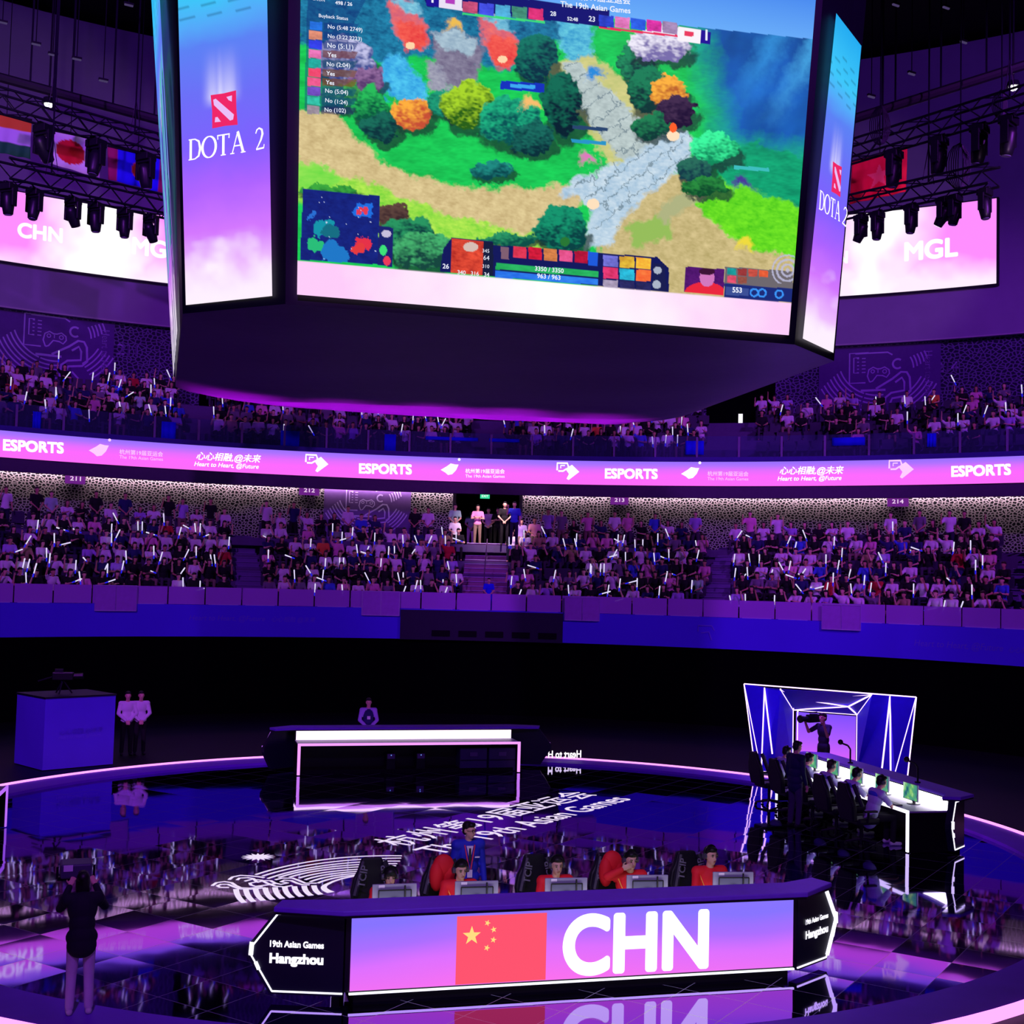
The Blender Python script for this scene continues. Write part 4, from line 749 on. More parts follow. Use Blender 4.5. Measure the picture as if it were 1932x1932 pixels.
# ================================================================ trusses with moving head lamps
TR = mat('truss_black', (30, 24, 44), .5, metal=.3, spec=.3)
def truss(a, b, label, drops=()):
    a, b = Vector(a), Vector(b); o = thing('lighting_truss', (a+b)/2, label, 'truss'); o0 = (a+b)/2; d = (b-a).normalized(); s_ = d.cross(Vector((0, 0, 1))).normalized(); up = s_.cross(d); h = .26
    L = (b-a).length; n = int(L/.55)
    for k, (p, q) in enumerate(((-1, -1), (1, -1), (1, 1), (-1, 1))):
        off = s_*h*p+up*h*q; g = G().tube(a-o0+off, b-o0+off, .035, n=6); g.build('chord', TR, o)
    g = G()
    for i in range(n):
        p0 = a-o0+d*(L*i/n); p1 = a-o0+d*(L*(i+1)/n)
        for p, q, r, t in ((-1, -1, 1, -1), (1, -1, 1, 1), (1, 1, -1, 1), (-1, 1, -1, -1)):
            u, v = (s_*h*p+up*h*q, s_*h*r+up*h*t) if i % 2 == 0 else (s_*h*r+up*h*t, s_*h*p+up*h*q); g.tube(p0+u, p1+v, .018, n=5)
    g.build('bracing', TR, o)
    for f in drops:
        p = a-o0+d*(L*f); g = G().tube(p+V3(0, 0, .2), p+V3(0, 0, ceil_z((p+o0).x, (p+o0).y)-(p+o0).z), .025, n=5).tube(p+V3(0, 0, 1.2), p+s_*.26+V3(0, 0, .2), .012, n=4).tube(p+V3(0, 0, 1.2), p-s_*.26+V3(0, 0, .2), .012, n=4); g.build('hanger', TR, o)
    return a, b
TU = truss(on_d(-60, 172, 33), on_d(345, 288, 38), 'upper black lattice truss running above the three flags toward the cube', (.36, .75))
TL_ = truss(on_d(6, 320, 32), on_d(345, 398, 37), 'lower black lattice truss in front of the CHN screen', (.24,))
TV = truss(on_d(1588, 292, 37), on_d(1980, 172, 32), 'upper black lattice truss crossing above the red star flag', (.22, .83))
TW = truss(on_d(1585, 394, 37), on_d(1876, 330, 33), 'lower black lattice truss in front of the MGL screen', (.6,))
LENS = mat('lamp_lens', (120, 110, 150), .15, spec=.6); HB = mat('lamp_housing', (24, 20, 34), .4, spec=.4)
def moving_head(px, py, tr_, tilt, rz, label, grp, k=1., lit=False):
    a, b = tr_; dd = (b-a); best = min(range(201), key=lambda i: abs(proj(a+dd*(i/200))[0]-px)); p = a+dd*(best/200)-V3(0, 0, .29)
    o = thing('moving_head_lamp', p, label, 'stage lamp', rz, grp)
    G().box((0, 0, -.02), (.1*k, .3*k, .06)).box((0, 0, -.13*k), (.36*k, .30*k, .16*k)).build('base', HB, o, bevel=.015)
    g = G()
    for s_ in (-1, 1): g.box((s_*.2*k, 0, -.40*k), (.06*k, .16*k, .46*k))
    g.box((0, 0, -.235*k), (.44*k, .18*k, .06*k)); g.build('yoke', HB, o, bevel=.012)
    M = Matrix.Rotation(tilt, 3, 'X'); c = V3(0, 0, -.52*k); g = G(); prof = [(.02, .24), (.12, .23), (.15, .12), (.155, -.08), (.135, -.2), (.12, -.3), (.10, -.31)]; nn = 18
    vs = [c+M @ V3(r*k*math.cos(2*PI*i/nn), r*k*math.sin(2*PI*i/nn), z*k) for r, z in prof for i in range(nn)]
    g.add(vs, [(j*nn+i, j*nn+(i+1) % nn, (j+1)*nn+(i+1) % nn, (j+1)*nn+i) for j in range(len(prof)-1) for i in range(nn)]+[tuple(range(nn)), tuple(range((len(prof)-1)*nn, len(prof)*nn))]); g.build('head', HB, o, smooth=True)
    g = G(); g.tube(c+M @ V3(0, 0, -.312*k), c+M @ V3(0, 0, -.325*k), .095*k, n=16); g.build('lens', mat('lens_lit', emit=(250, 225, 255), es=1.2) if lit else LENS, o)
ORD = ['first', 'second', 'third', 'fourth', 'fifth', 'sixth', 'seventh']
for i, (x, y, t, l) in enumerate(((17, 350, .1, 0), (68, 360, -.15, 0), (140, 385, .5, 1), (183, 388, .1, 0), (237, 400, .05, 0), (287, 418, .55, 1))): moving_head(x, y, TL_, t, -.6, 'black moving head lamp before the CHN screen, %s from the truss end' % ORD[i], 'lamps on the truss before the CHN screen', 1, l)
for i, (x, y, t, s_) in enumerate(((85, 268, .6, 'at the white flag edge nearest the striped flag'), (182, 292, -.2, 'at the white flag edge nearest the blue flag'), (276, 312, .2, 'before the blue flag emblem'))): moving_head(x, y, TU, t, -.7, 'larger black moving head lamp hanging %s' % s_, 'lamps on the truss over the flags', 1.3)
for i, (x, y, t, l) in enumerate(((1625, 425, .5, 1), (1656, 413, .1, 0), (1720, 402, .1, 0), (1780, 393, .6, 1), (1802, 390, .2, 0), (1858, 350, -.1, 0))): moving_head(x, y, TW, t, .5, 'black moving head lamp before the MGL screen beside the cube, %s from the cube' % ORD[i], 'lamps on the truss before the MGL screen', 1, l)
for i, (x, y, s_) in enumerate(((1687, 300, 'over the red star flag'), (1772, 285, 'beside the red star flag, on plain wall'), (1848, 255, 'second past the red star flag'), (1902, 235, 'at the bright ceiling spot, outermost'))): moving_head(x, y, TV, .15, .6, 'larger black moving head lamp hanging %s' % s_, 'lamps on the truss over the star flag', 1.3)
# cable loops hanging from the right trusses
for i, (x, y, h, s_) in enumerate(((1812, 312, 70, 'lower truss above the MGL screen'), (1890, 195, 45, 'upper truss near the bright ceiling spot'), (1663, 235, 60, 'upper truss beside the cube'))):
    D = 34.5; g = G(); c = on_d(x, y, D); k = h/70
    for j in range(6):
        w_ = (.10+.075*j)*k*.7; z0 = .9*k-.03*j; pts = [c+RI*(w_*math.sin(t_*2*PI))+V3(0, 0, 1)*(z0*math.cos(t_*2*PI)*(.7+.03*j))+fw*(.03*j) for t_ in [q/14 for q in range(15)]]
        for q in range(14): g.tube(pts[q], pts[q+1], .013, n=5)
    g.tube(c+V3(0, 0, .5*k), V3(c.x, c.y, ceil_z(c.x, c.y)), .02, n=5)
    o = g.build('cable_loop', TR); tag(o, 'bundle of black cable loops hanging at the %s' % s_, 'cable')
# ceiling lamps
CL = mat('ceiling_bulb', emit=(255, 250, 255), es=6); CF = mat('ceiling_faint', emit=(120, 100, 165), es=.32)
for i, (x, y, s_) in enumerate(((92, 195, 'bright small ceiling spot above the white flag'), (1912, 163, 'bright small ceiling spot above the far right truss'))):
    p = on_d(x, y, 39); o = thing('ceiling_spot', p, s_, 'ceiling lamp'); G().ball((0, 0, 0), .14, 12, 8).build('bulb', CL, o, smooth=True); G().tube((0, 0, .12), (0, 0, ceil_z(p.x, p.y)-p.z), .03).lathe([(.22, -.02), (.16, .16), (.05, .2)], n=16).build('housing', HB, o)
for i, (x, y, s_) in enumerate(((5, 43, 'in the corner above the striped flag'), (68, 84, 'above the white flag'), (243, 10, 'beside the cube top edge'), (100, 104, 'second above the white flag'), (145, 112, 'third above the white flag'), (195, 153, 'above the blue flag'), (1690, 10, 'near the cube, beside the right panel top'), (1818, 80, 'high above the star flag'), (1720, 140, 'above the star flag'), (1644, 183, 'lowest beside the right panel'), (1785, 15, 'above the cable loops'))):
    p = on_d(x, y, 36); o = thing('ceiling_fitting', p, 'faint ceiling fitting in the dark roof, %s' % s_, 'ceiling lamp', 0, 'faint ceiling fittings'); G().box((0, 0, 0), (.24, .05, .04), .3).build('diffuser', CF, o); G().box((0, 0, .05), (.27, .08, .05), .3).tube((0, 0, .07), (0, 0, ceil_z(p.x, p.y)-p.z), .015, n=5).build('housing', HB, o)
# roof girders
for i, (xa, ya, xb, yb, D, s_) in enumerate(((-60, 130, 330, 235, 37, 'on the side above the flags'), (1560, 240, 1990, 105, 36, 'on the side above the star flag'))):
    a, b = on_d(xa, ya, D), on_d(xb, yb, D); m_ = (a+b)/2; g = G().tube(a-m_, b-m_, .14, n=10)
    o = thing('roof_girder', m_, 'dark roof girder pipe under the black ceiling, %s' % s_, 'girder'); g.build('pipe', mat('girder', (22, 18, 32), .6), o); d = (b-a).normalized(); g = G()
    for j in range(5): p = a-m_+d*((b-a).length*(j+.5)/5); W_ = p+m_; g.tube(p, V3(p.x, p.y, ceil_z(W_.x, W_.y)-m_.z), .03, n=5)
    g.build('strut', TR, o)

# ================================================================ stage floor graphics
FS = Plane((0, 0, 0), (1, 0, 0), (0, 1, 0), .004); g = G(); FT = 0.0
def cr4(x, y): return 380+x/4.6, 1590+y/4.6
f4 = lambda pts: [cr4(*p) for p in pts]
ends = [((1740, 114), (470, 278), (1010, 100)), ((1735, 134), (530, 290), (1000, 138)), ((1725, 160), (575, 312), (1030, 155)), ((1700, 182), (672, 302), (1040, 182)), ((1690, 200), (765, 300), (1060, 205)), ((1680, 220), (848, 307), (1090, 228)), ((1670, 238), (900, 322), (1110, 246)), ((1640, 255), (945, 340), (1130, 262)), ((1510, 272), (1010, 352), (1160, 282))]
for a, b, c in ends: line_px(g, FS, f4(bez(b, c, a, 18)), .055, th=FT)
b1 = bez((1125, 432), (1010, 392), (1105, 355), 10)+bez((1105, 355), (1190, 310), (1380, 282), 10)[1:]; nb = len(b1)
line_px(g, FS, f4(b1), [.13-.075*min(1, i/(nb*.55)) for i in range(nb)], th=FT)
for i in range(9):
    x = 300+84.5*i; y0 = 404-4*i; y1 = 522-9*i; p = bez((x, y0), (x+8, (y0+y1)/2+14), (x+72-1.5*i, y1), 8); line_px(g, FS, f4(p), [.088]*9, th=FT)
for pts in ([(92, 375), (130, 348), (200, 338), (262, 348), (296, 372), (340, 392), (420, 396), (500, 386), (530, 380)], [(240, 390), (160, 388), (138, 376), (170, 362), (230, 362), (268, 378), (330, 402), (430, 404), (560, 392)],
            [(240, 322), (270, 298), (340, 284), (420, 288), (500, 296), (545, 305)], [(310, 325), (330, 308), (400, 304), (450, 312), (480, 340), (420, 352), (430, 368), (470, 380), (580, 366), (660, 352)],
            [(375, 335), (440, 318), (520, 326), (570, 352), (640, 378), (720, 384), (790, 372)], [(480, 345), (540, 330), (600, 330), (640, 352), (690, 362), (750, 350), (690, 338), (720, 326), (780, 330), (830, 352), (880, 366), (940, 366)], [(640, 322), (700, 308), (790, 308), (850, 330), (900, 352), (1000, 352)]):
    line_px(g, FS, f4(pts), .055, th=FT)
em = g.build('stage_emblem', mat('stage_white', emit=(240, 224, 250), es=1.0), fix=False); tag(em, 'white flowing fan and wave emblem shown on the mirror stage floor', 'emblem')
g = G(); c = on_z(487, 1617, 0); pts = []
for i in range(32): a = 2*PI*i/32; r = (.30 if i % 2 == 0 else .16); pts.append((c.x+r*math.cos(a)*1., c.y+r*math.sin(a)))
poly_uv(g, FS, pts); so = g.build('stage_sun', MATS['stage_white'], fix=False); tag(so, 'small white sun star shown on the stage floor above the wave emblem', 'emblem')
g = G(); text_px(g, FS, '杭州第19届亚运会', 757, 1597, 1125, 1499, hgt=.78, bold=.004)
text_px(g, FS, 'The 19th Asian Games', 829, 1612, 1192, 1508, hgt=.62, bold=.006)
so = g.build('stage_lettering', MATS['stage_white'], fix=False); tag(so, 'white two line lettering running diagonally across the mirror stage floor', 'lettering')
# mirrored slogan facing the far side, standing on the rim
a, b = on_z(1034, 1432, .10), on_z(1096, 1431, .10); S = Plane(a, b-a, (0, 0, 1), .0); g = G(); text_uv(g, S, 'Heart to H', (0, .03), ((b-a).length, .03), mirror=True, bold=.02, tall=1.3)
so = g.build('rim_lettering', WHT, fix=False); q = so.modifiers.new('s', 'SOLIDIFY'); q.thickness = .02; tag(so, 'small white lettering standing reversed on the far stage ring', 'lettering')

# ================================================================ desks
DBLK = mat('desk_black', (13, 11, 24), .35, spec=.4); DTOP = mat('desk_top', (120, 62, 214), .5, spec=.3); DWH = mat('desk_line', emit=(240, 236, 255), es=1.7); DPK = mat('desk_pink', emit=(236, 150, 255), es=1.25); DWP = mat('desk_lit_panel', emit=(255, 244, 255), es=2.2); DVI = mat('desk_violet_line', emit=(190, 110, 255), es=1.0)
def desk(loc, rz, label, edge, panel, screen, wings=((-1, .30, 1.), (1, .55, .86))):
    o = thing('player_desk', loc, label, 'desk', rz)
    G().box((0, .5, .05), (5.5, .9, .1)).build('plinth', BLK, o)
    g = G().box((0, .2, .58), (5.72, .34, .90)); g.build('front_body', DBLK, o)
    lt = [(s_*(2.9+.82*wl*math.cos(wa)), .0+.82*wl*math.sin(wa)) for s_, wa, wl in wings]; (lx, ly), (rx, ry) = lt
    top = [(lx, ly-.06), (-2.92, -.14), (2.92, -.14), (rx, ry-.06), (rx-.12, ry+.26), (2.85, .42), (-2.85, .42), (lx+.12, ly+.26)]
    G().slab([(x, y, 1.095) for x, y in top], .06, Vector((0, 0, 1))).build('ledge', DTOP, o, bevel=.012)
    top2 = [(x*.995, y*.97) for x, y in top]
    G().slab([(x, y, 1.034) for x, y in top2], .024, Vector((0, 0, 1))).build('ledge_trim', DBLK, o)
    G().box((0, .79, .76), (5.72, .84, .045)).build('worktop', mat('worktop_pale', (150, 140, 170), .5), o)
    G().box((0, .376, .907), (5.66, .02, .245)).build('lit_panel', panel, o)
    G().box((0, .44, .42), (5.6, .03, .62)).build('modesty_panel', DBLK, o)
    for s_ in (-1, 1):
        G().box((s_*2.84, .79, .38), (.05, .8, .74)).build('side_panel', BLK, o)
        G().box((s_*2.83, 1.215, .40), (.07, .03, .76)).build('edge_light', edge, o)
    G().box((0, 1.215, .765), (5.73, .03, .06)).build('edge_light', edge, o)
    # front picture
    nu, nv = 90, 30; X, Z = np.meshgrid(np.linspace(-2.8, 2.8, nu), np.linspace(.985, .145, nv)); P = np.stack([X, X*0+.012, Z], -1)
    T = (1-Z)/.86+.06*(vn(X, Z*3, .7, 3)-.5)+.05*(X/2.8)*0
    grid_mesh('front_screen', P, ramp(np.clip(T+.12*np.cos(X*1.1+.6)-.08, 0, 1), [(0, (136, 116, 255)), (.3, (172, 110, 255)), (.55, (222, 112, 255)), (1, (250, 112, 240))]), LEDS, o)
    g = G(); S = Plane((0, .012, 0), (1, 0, 0), (0, 0, 1), .008)
    if screen == 'CHN':
        lx_ = lambda px, py: (Matrix.Rotation(-rz, 3, 'Z') @ (on_pl(px, py, loc, Vector((math.sin(rz), -math.cos(rz), 0)))-Vector(loc))).x
        f0, f1 = lx_(861, 1790), lx_(1031, 1780); fw_ = f1-f0; k0, k1 = lx_(1062, 1775), lx_(1338, 1765)
        gf = G(); poly_uv(gf, S, [(f0, .155), (f1, .155), (f1, .945), (f0, .945)]); gf.build('flag_picture', mat('led_flag_red', emit=(255, 84, 112), es=1), o, fix=False)
        gs = G()
        for cx, cy, r, a0 in ((f0+.165*fw_, .715, .115, 90), (f0+.335*fw_, .855, .040, 70), (f0+.405*fw_, .775, .040, 100), (f0+.405*fw_, .655, .040, 80), (f0+.335*fw_, .565, .040, 70)):
            pts = []
            for i in range(10): a = math.radians(a0+36*i); q = r if i % 2 == 0 else r*.40; pts.append((cx+q*math.cos(a), cy+q*math.sin(a)))
            poly_uv(gs, S, pts, o=.012)
        gs.build('flag_stars', mat('led_flag_yellow', emit=(255, 222, 130), es=1), o, fix=False)
        text_uv(g, S, 'CHN', (k0, .215), (k1, .215), bold=.042, hgt=.70, res=12); g.build('lettering', mat('led_big_word', emit=(255, 252, 255), es=1.5), o, fix=False)
    gl = G().box((0, .0, .118), (5.62, .03, .02)).box((0, .0, .995), (5.62, .02, .014)); gl.build('outline_light', DWH if screen == 'CHN' else DVI, o)
    # pointed wings folded back at both ends
    for s_, wa, wl in wings:
        A = Vector((s_*2.86, .03, 0)); d = Vector((s_*math.cos(wa), math.sin(wa), 0)); n = Vector((s_*math.sin(wa), -math.cos(wa), 0)); q = lambda s, z, e=0: A+d*s*wl+Vector((0, 0, z))+n*e
        pg = [(.02, .08), (.02, 1.02), (.83, 1.02), (1.15, .61), (1.15, .51), (.87, .08)]
        G().slab([q(*p) for p in (pg if s_ > 0 else pg[::-1])], .12, n).build('wing', mat('wing_black', (20, 17, 42), .4, spec=.3), o)
        gw = G(); oi = [(.02, .995), (.80, .995), (1.10, .60), (1.10, .52), (.84, .115), (.02, .115)]
        for a, b in zip(oi[:-1], oi[1:]): gw.bar(q(*a, .005), q(*b, .005), .018)
        gw.bar(q(1.09, .66, .01), q(1.10, .52, .01), .05); gw.bar(q(1.04, .44, .01), q(1.0, .36, .01), .04)
        if s_ > 0: gw.bar(q(.82, .98, .0), q(1.10, .60, .0), .05); gw.bar(q(1.10, .54, 0), q(.86, .14, 0), .05)
        gw.build('outline_light', DWH if screen in ('CHN', 'w') else DVI, o)
        if screen == 'CHN':
            Sw = Plane(q(.0, 0), (s_*d), (0, 0, 1), .01); WW = mat('wing_word', emit=(245, 240, 255), es=1.6)
            (a0, b0) = (.20, .76) if s_ > 0 else (-.88, -.25)
            for wd_, v_, b_, t_ in (('19th Asian Games', .62, .04, 1.15), ('Hangzhou', .44, .055, .95)): g = G(); text_uv(g, Sw, wd_, (a0, v_), (b0, v_), bold=b_, tall=t_); g.build('wing_lettering', WW, o, fix=False)
    return o
DF = desk((-.13, -8.94, 0), .04, 'front player desk showing a red starred flag and CHN lettering', DWH, DWP, 'CHN')
DR = desk((9.32, .9, 0), PI/2+.02, 'far side player desk seen end on with brightly lit white panels before the neon booth', DWH, mat('desk_lit_bright', emit=(250, 246, 255), es=8), 'w', ((-1, .9, .62), (1, .9, .62)))
DB = desk((.06, 9.4, 0), PI+.05, 'empty rear desk seen from behind with a pink glowing frame', DPK, mat('desk_lit_pink', emit=(255, 226, 255), es=2.0), 'p')
DL = desk((-9.72, -.9, 0), -PI/2, 'side desk at the picture edge of which only a violet lit corner shows', DVI, DPK, 'p')
def at(o, x, y, z=0): return Matrix.Translation(o.location) @ Matrix.Rotation(o.rotation_euler.z, 4, 'Z') @ Vector((x, y, z))
# ---- monitors
MG = mat('monitor_grey', (96, 100, 124), .5, spec=.3); MP = mat('monitor_pale', (150, 152, 172), .5); MB = mat('monitor_black', (12, 12, 18), .4)
def pic(P): X, Z = P[..., 0], P[..., 2]; n = fbm(X, Z, .09, 4); return ramp(np.clip(n*1.3-.15+.25*np.sin(X*18+Z*9), 0, 1), [(0, (30, 90, 110)), (.35, (70, 150, 130)), (.6, (100, 180, 110)), (.8, (150, 205, 120)), (1, (180, 220, 190))])
def monitor(loc, rz, label, grp):
    o = thing('monitor', loc, label, 'monitor', rz, grp)      # the screen looks to local +y
    G().box((0, 0, .235), (.545, .030, .325)).build('panel', MP, o, bevel=.006)
    G().box((0, -.03, .215), (.40, .035, .23)).box((0, -.05, .18), (.20, .02, .12)).build('rear_cover', MG, o, bevel=.008)
    g = G().bar((-.2, -.048, .335), (.2, -.048, .335), .012).bar((-.2, -.048, .10), (-.2, -.048, .335), .012).bar((.2, -.048, .10), (.2, -.048, .335), .012); g.build('rear_groove', MB, o)
    G().box((0, -.075, .12), (.055, .03, .24)).box((0, -.062, .21), (.11, .03, .05)).build('stand', MB, o)
    G().lathe([(.13, 0), (.13, .014), (.06, .02)], (0, -.06, 0), 20).build('base', MB, o)
    G().box((-.16, -.0175, .372), (.075, .004, .036)).build('sticker', mat('sticker_white', (235, 232, 240), .6), o)
    G().tube((.12, -.06, .39), (.125, -.055, .12), .011).tube((.125, -.055, .12), (.05, -.09, .01), .010).build('cable', MB, o)
    X, Z = np.meshgrid(np.linspace(.257, -.257, 26), np.linspace(.388, .085, 16)); P = np.stack([X, X*0+.0165, Z], -1); grid_mesh('screen', P, pic(P), LEDS, o); return o
NTH = ['first', 'second', 'third', 'fourth', 'fifth']
FM = []
for i, (px, py) in enumerate(((744, 1690), (899, 1677), (1068, 1667), (1221, 1662), (1383, 1656))):
    P = on_pl(px, py, at(DF, 0, .72), Vector((-.04, 1, 0))); FM.append(P); monitor((P.x, P.y, .783), .02-.03*i, 'grey monitor back on the flag desk, %s of five from the flag side' % NTH[i], 'monitors on the front desk')
for i, y in enumerate((-1.2, -.08, 1.02, 2.1, 3.15)): monitor((8.66, y, .783), PI/2, 'lit green monitor on the end on side desk, %s from its near end' % NTH[i], 'monitors on the side desk')
# keyboards and mice on the side desk
KB = mat('keyboard_dark', (40, 38, 52), .5)
for i, y in enumerate((-1.2, -.08, 1.02, 2.1, 3.15)):
    o = G().box((8.3, y, .795), (.14, .42, .025)).build('keyboard', KB, bevel=.006); tag(o, 'dark keyboard before the %s monitor of the side desk' % NTH[i], 'keyboard', 'keyboards on the side desk')
# ---- gaming chairs
CHB = mat('chair_black', (20, 19, 28), .5, spec=.3); CHT = mat('chair_text', (190, 190, 205), .6)
def chair(loc, rz, label, grp):
    o = thing('gaming_chair', loc, label, 'chair', rz, grp)      # sitter looks to local -y
    g = G().box((0, 0, .47), (.50, .50, .10)); g.box((-.25, 0, .50), (.07, .46, .10)).box((.25, 0, .50), (.07, .46, .10)); g.build('seat', CHB, o, bevel=.03)
    out = [(-.24, .5), (-.29, .80), (-.25, .96), (-.19, 1.06), (-.13, 1.22), (.13, 1.22), (.19, 1.06), (.25, .96), (.29, .80), (.24, .5)]
    g = G().slab([(x, .24+.18*(z-.5), z) for x, z in out], .10, Vector((0, -1, .15)).normalized()); bk = g.build('backrest', CHB, o, bevel=.025)
    g = G()
    for s_ in (-1, 1):
        a = Vector((s_*.27, .16, .78)); b = Vector((s_*.14, .28, 1.19)); g.tube(a, b, .045, .04, 8)
    g.build('side_bolster', mat('chair_bolster', (34, 33, 46), .5), o)
    for s_ in (-1, 1):
        g = G(); S = Plane((s_*.20, .185, .80), (-s_*.09, .08, .42), (-1, 0, 0), .05); text_uv(g, S, 'TCIP', (.08, -.035), (.36, -.035), bold=.02); g.build('chair_lettering', CHT, o, fix=False)
    for s_ in (-1, 1): G().tube((s_*.29, .05, .47), (s_*.31, .05, .68), .022).box((s_*.31, 0, .69), (.08, .26, .035)).build('armrest', CHB, o)
    G().tube((0, 0, .12), (0, 0, .43), .035).build('gas_column', DARK, o); g = G()
    for i in range(5): a = 2*PI*i/5; g.tube((0, 0, .12), (.30*math.cos(a), .30*math.sin(a), .07), .03, .02)
    g.build('star_base', DARK, o)
    for i in range(5): a = 2*PI*i/5; G().tube((.30*math.cos(a)-.015, .30*math.sin(a), .032), (.30*math.cos(a)+.015, .30*math.sin(a), .032), .03, n=10).build('caster', MB, o)
    return o
PXH = [(735, 0), (868, 0), (1050, 0), (1190, 0), (1344, 0)]
PLX = [on_y(x, 1650, -7.55).x for x, _ in PXH]
for i, x in enumerate(PLX): chair((x-.12, -7.36, 0), .12, 'black gaming chair behind the %s red player from the desk flag' % NTH[i], 'chairs at the front desk')
RY = (-1.15, -.1, .98, 2.1, 3.2)
for i, y in enumerate(RY): chair((7.64, y, 0), PI/2+.1, 'black gaming chair at the side desk, %s from its near end' % NTH[i], 'chairs at the side desk')
# ---- cases under the rear desk
PCM = mat('case_violet', (84, 70, 110), .5)
for i, (px, w_, s_) in enumerate(((735, .22, 'nearer the middle of the rear desk'), (791, .22, 'second from the crates'))):
    P = on_pl(px, 1440, at(DB, 0, .75), Vector((math.sin(.05), -math.cos(.05), 0))); o = thing('computer_case', (P.x, P.y, 0.0), 'small pale lit computer case under the rear desk, %s' % s_, 'computer', .05)
    G().box((0, 0, .25), (.22, .4, .46)).build('case', DBLK, o); G().box((0, -.205, .42), (.19, .012, .12)).build('front_panel', PCM, o); G().tube((0, -.22, .45), (0, -.226, .45), .012).build('power_light', mat('power_blue', emit=(120, 170, 255), es=1.5), o)
for i, (px, s_) in enumerate(((889, 'nearer the middle'), (943, 'at the desk end'))):
    P = on_pl(px, 1440, at(DB, 0, .7), Vector((math.sin(.05), -math.cos(.05), 0))); o = thing('flight_case', (P.x, P.y, 0.0), 'dark violet flight case under the rear desk, %s' % s_, 'case', .05)
    G().box((0, 0, .31), (.72, .5, .60)).build('shell', mat('case_dark', (46, 40, 80), .5), o, bevel=.02); g = G().box((0, -.26, .45), (.2, .015, .1)); g.build('latch', PCM, o)
    G().bar((-.35, -.255, .3), (.35, -.255, .3), .02).build('seam', DARK, o)

# ================================================================ neon booth
b0, b1 = on_z(1428, 1453, 0), on_z(1712, 1478, 0); bd = (b1-b0).normalized(); bn = Vector((bd.y, -bd.x, 0)); bn = bn if bn.dot(EYE-b0) > 0 else -bn
def fp(x, y): return on_pl(x, y, b0, bn)
def bp(x, y, k=1.5): return on_pl(x, y, b0-bn*k, bn)
booth = thing('neon_booth', (b0+b1)/2, 'violet booth of angled walls edged in neon lines with a glowing screen inside', 'booth'); inv = Matrix.Translation(-booth.location)
A, B, Cc, D, E_, F = fp(1405, 1290), fp(1443, 1297), fp(1473, 1300), fp(1646, 1310), fp(1680, 1313), fp(1729, 1315)
fl = lambda p: Vector((p.x, p.y, .02))
a_, bq = fp(1426, 1450), fp(1437, 1455); f_ = fp(1711, 1478); e_ = fp(1690, 1474)
M1, M2 = bp(1505, 1318, .8), bp(1601, 1333, .8); N1, N2 = bp(1497, 1339), bp(1618, 1348); n1, n2 = fl(N1), fl(N2); c1, d2 = fl(bp(1460, 1456, .3)), fl(bp(1662, 1470, .3))
WL = mat('booth_wall', (44, 20, 200), .6, spec=.2); g = G()
for q in ([A, B, bq, a_], [B, Cc, N1, n1, c1, bq], [Cc, D, N2, N1], [D, E_, e_, n2, N2], [E_, F, f_, e_]):
    g.slab([inv @ p for p in q], .06, -bn)
g.build('wall_panels', WL, booth)
P = np.array([[inv @ (N1*(1-u)*(1-v)+N2*u*(1-v)+n1*(1-u)*v+n2*u*v+bn*.06) for u in np.linspace(.05, .98, 12)] for v in np.linspace(.03, .99, 30)]); Tt = np.linspace(0, 1, 30)[:, None]*np.ones((1, 12))
grid_mesh('screen', P, ramp(Tt, [(0, (128, 80, 255)), (.5, (176, 92, 255)), (1, (232, 100, 255))]), LEDS, booth)
g = G()
for p, q in ((A, F), (A, a_), (A, bq), (a_, bq), (B, bq), (B, fp(1458, 1422)), (bq, fp(1456, 1457)), (Cc, N1), (Cc, M1), (M1, N1), (M1, D), (M1, M2), (M2, D), (D, N2), (M2, N1), (M2, N2), (N1, N2), (N1, n1), (N2, n2), (bp(1506, 1341), fl(bp(1506, 1341))), (E_, fp(1664, 1455)), (E_, fp(1681, 1465)), (F, fp(1690, 1455)), (F, f_)):
    e = bn*.05; g.bar(inv @ (p+e), inv @ (q+e), .03)
g.build('neon_line', mat('neon_pink', emit=(238, 196, 255), es=2.4), booth)
l = bpy.data.lights.new('booth_fill', 'POINT'); l.energy = 220; l.color = (.25, .05, 1); l.shadow_soft_size = .3; lo = bpy.data.objects.new('booth_fill', l); C.objects.link(lo); lo.location = (b0+b1)/2+bn*2.0+V3(0, 0, 2.9)  # unseen point light added in front to brighten the booth walls

# ================================================================ printed box stand with camera crane, at the far edge
q0, q1 = on_z(80, 1452, 0), on_z(213, 1440, 0); bd2 = (q1-q0).normalized(); wq = (q1-q0).length; bk = Vector((-bd2.y, bd2.x, 0)); bk = bk if bk.y > 0 else -bk; hq = on_pl(216, 1310, q0, bk).z
box = thing('printed_box', (q0+q1)/2+bk*.8, 'tall violet printed box with faint slogan at the far stage edge', 'box', math.atan2(bd2.y, bd2.x))
G().box((0, 0, hq/2-.02), (wq, 1.6, hq)).build('body', mat('box_violet', (92, 60, 230), .7, scale=.8), box); g = G(); S = Plane((0, -.8, 0), (1, 0, 0), (0, 0, 1), .006)
text_uv(g, S, '心心相融,@未来', (-.58*wq/2, hq*.47), (.66*wq/2, hq*.47), shear=.2, bold=.01); text_uv(g, S, 'Heart to Heart, @Future', (-.6*wq/2, hq*.41), (.6*wq/2, hq*.41), shear=.2); g.build('lettering', mat('box_lettering', (124, 96, 240), .7), box, fix=False)
G().box((0, 0, hq-.01), (wq+.04, 1.64, .04)).build('top', DARK, box)
ct = on_pl(118, 1300, q0+bk*.8, bk); o = thing('crane_camera', (ct.x, ct.y, hq+.01), 'black broadcast camera on a tripod standing on the printed box', 'camera'); 
g = G()
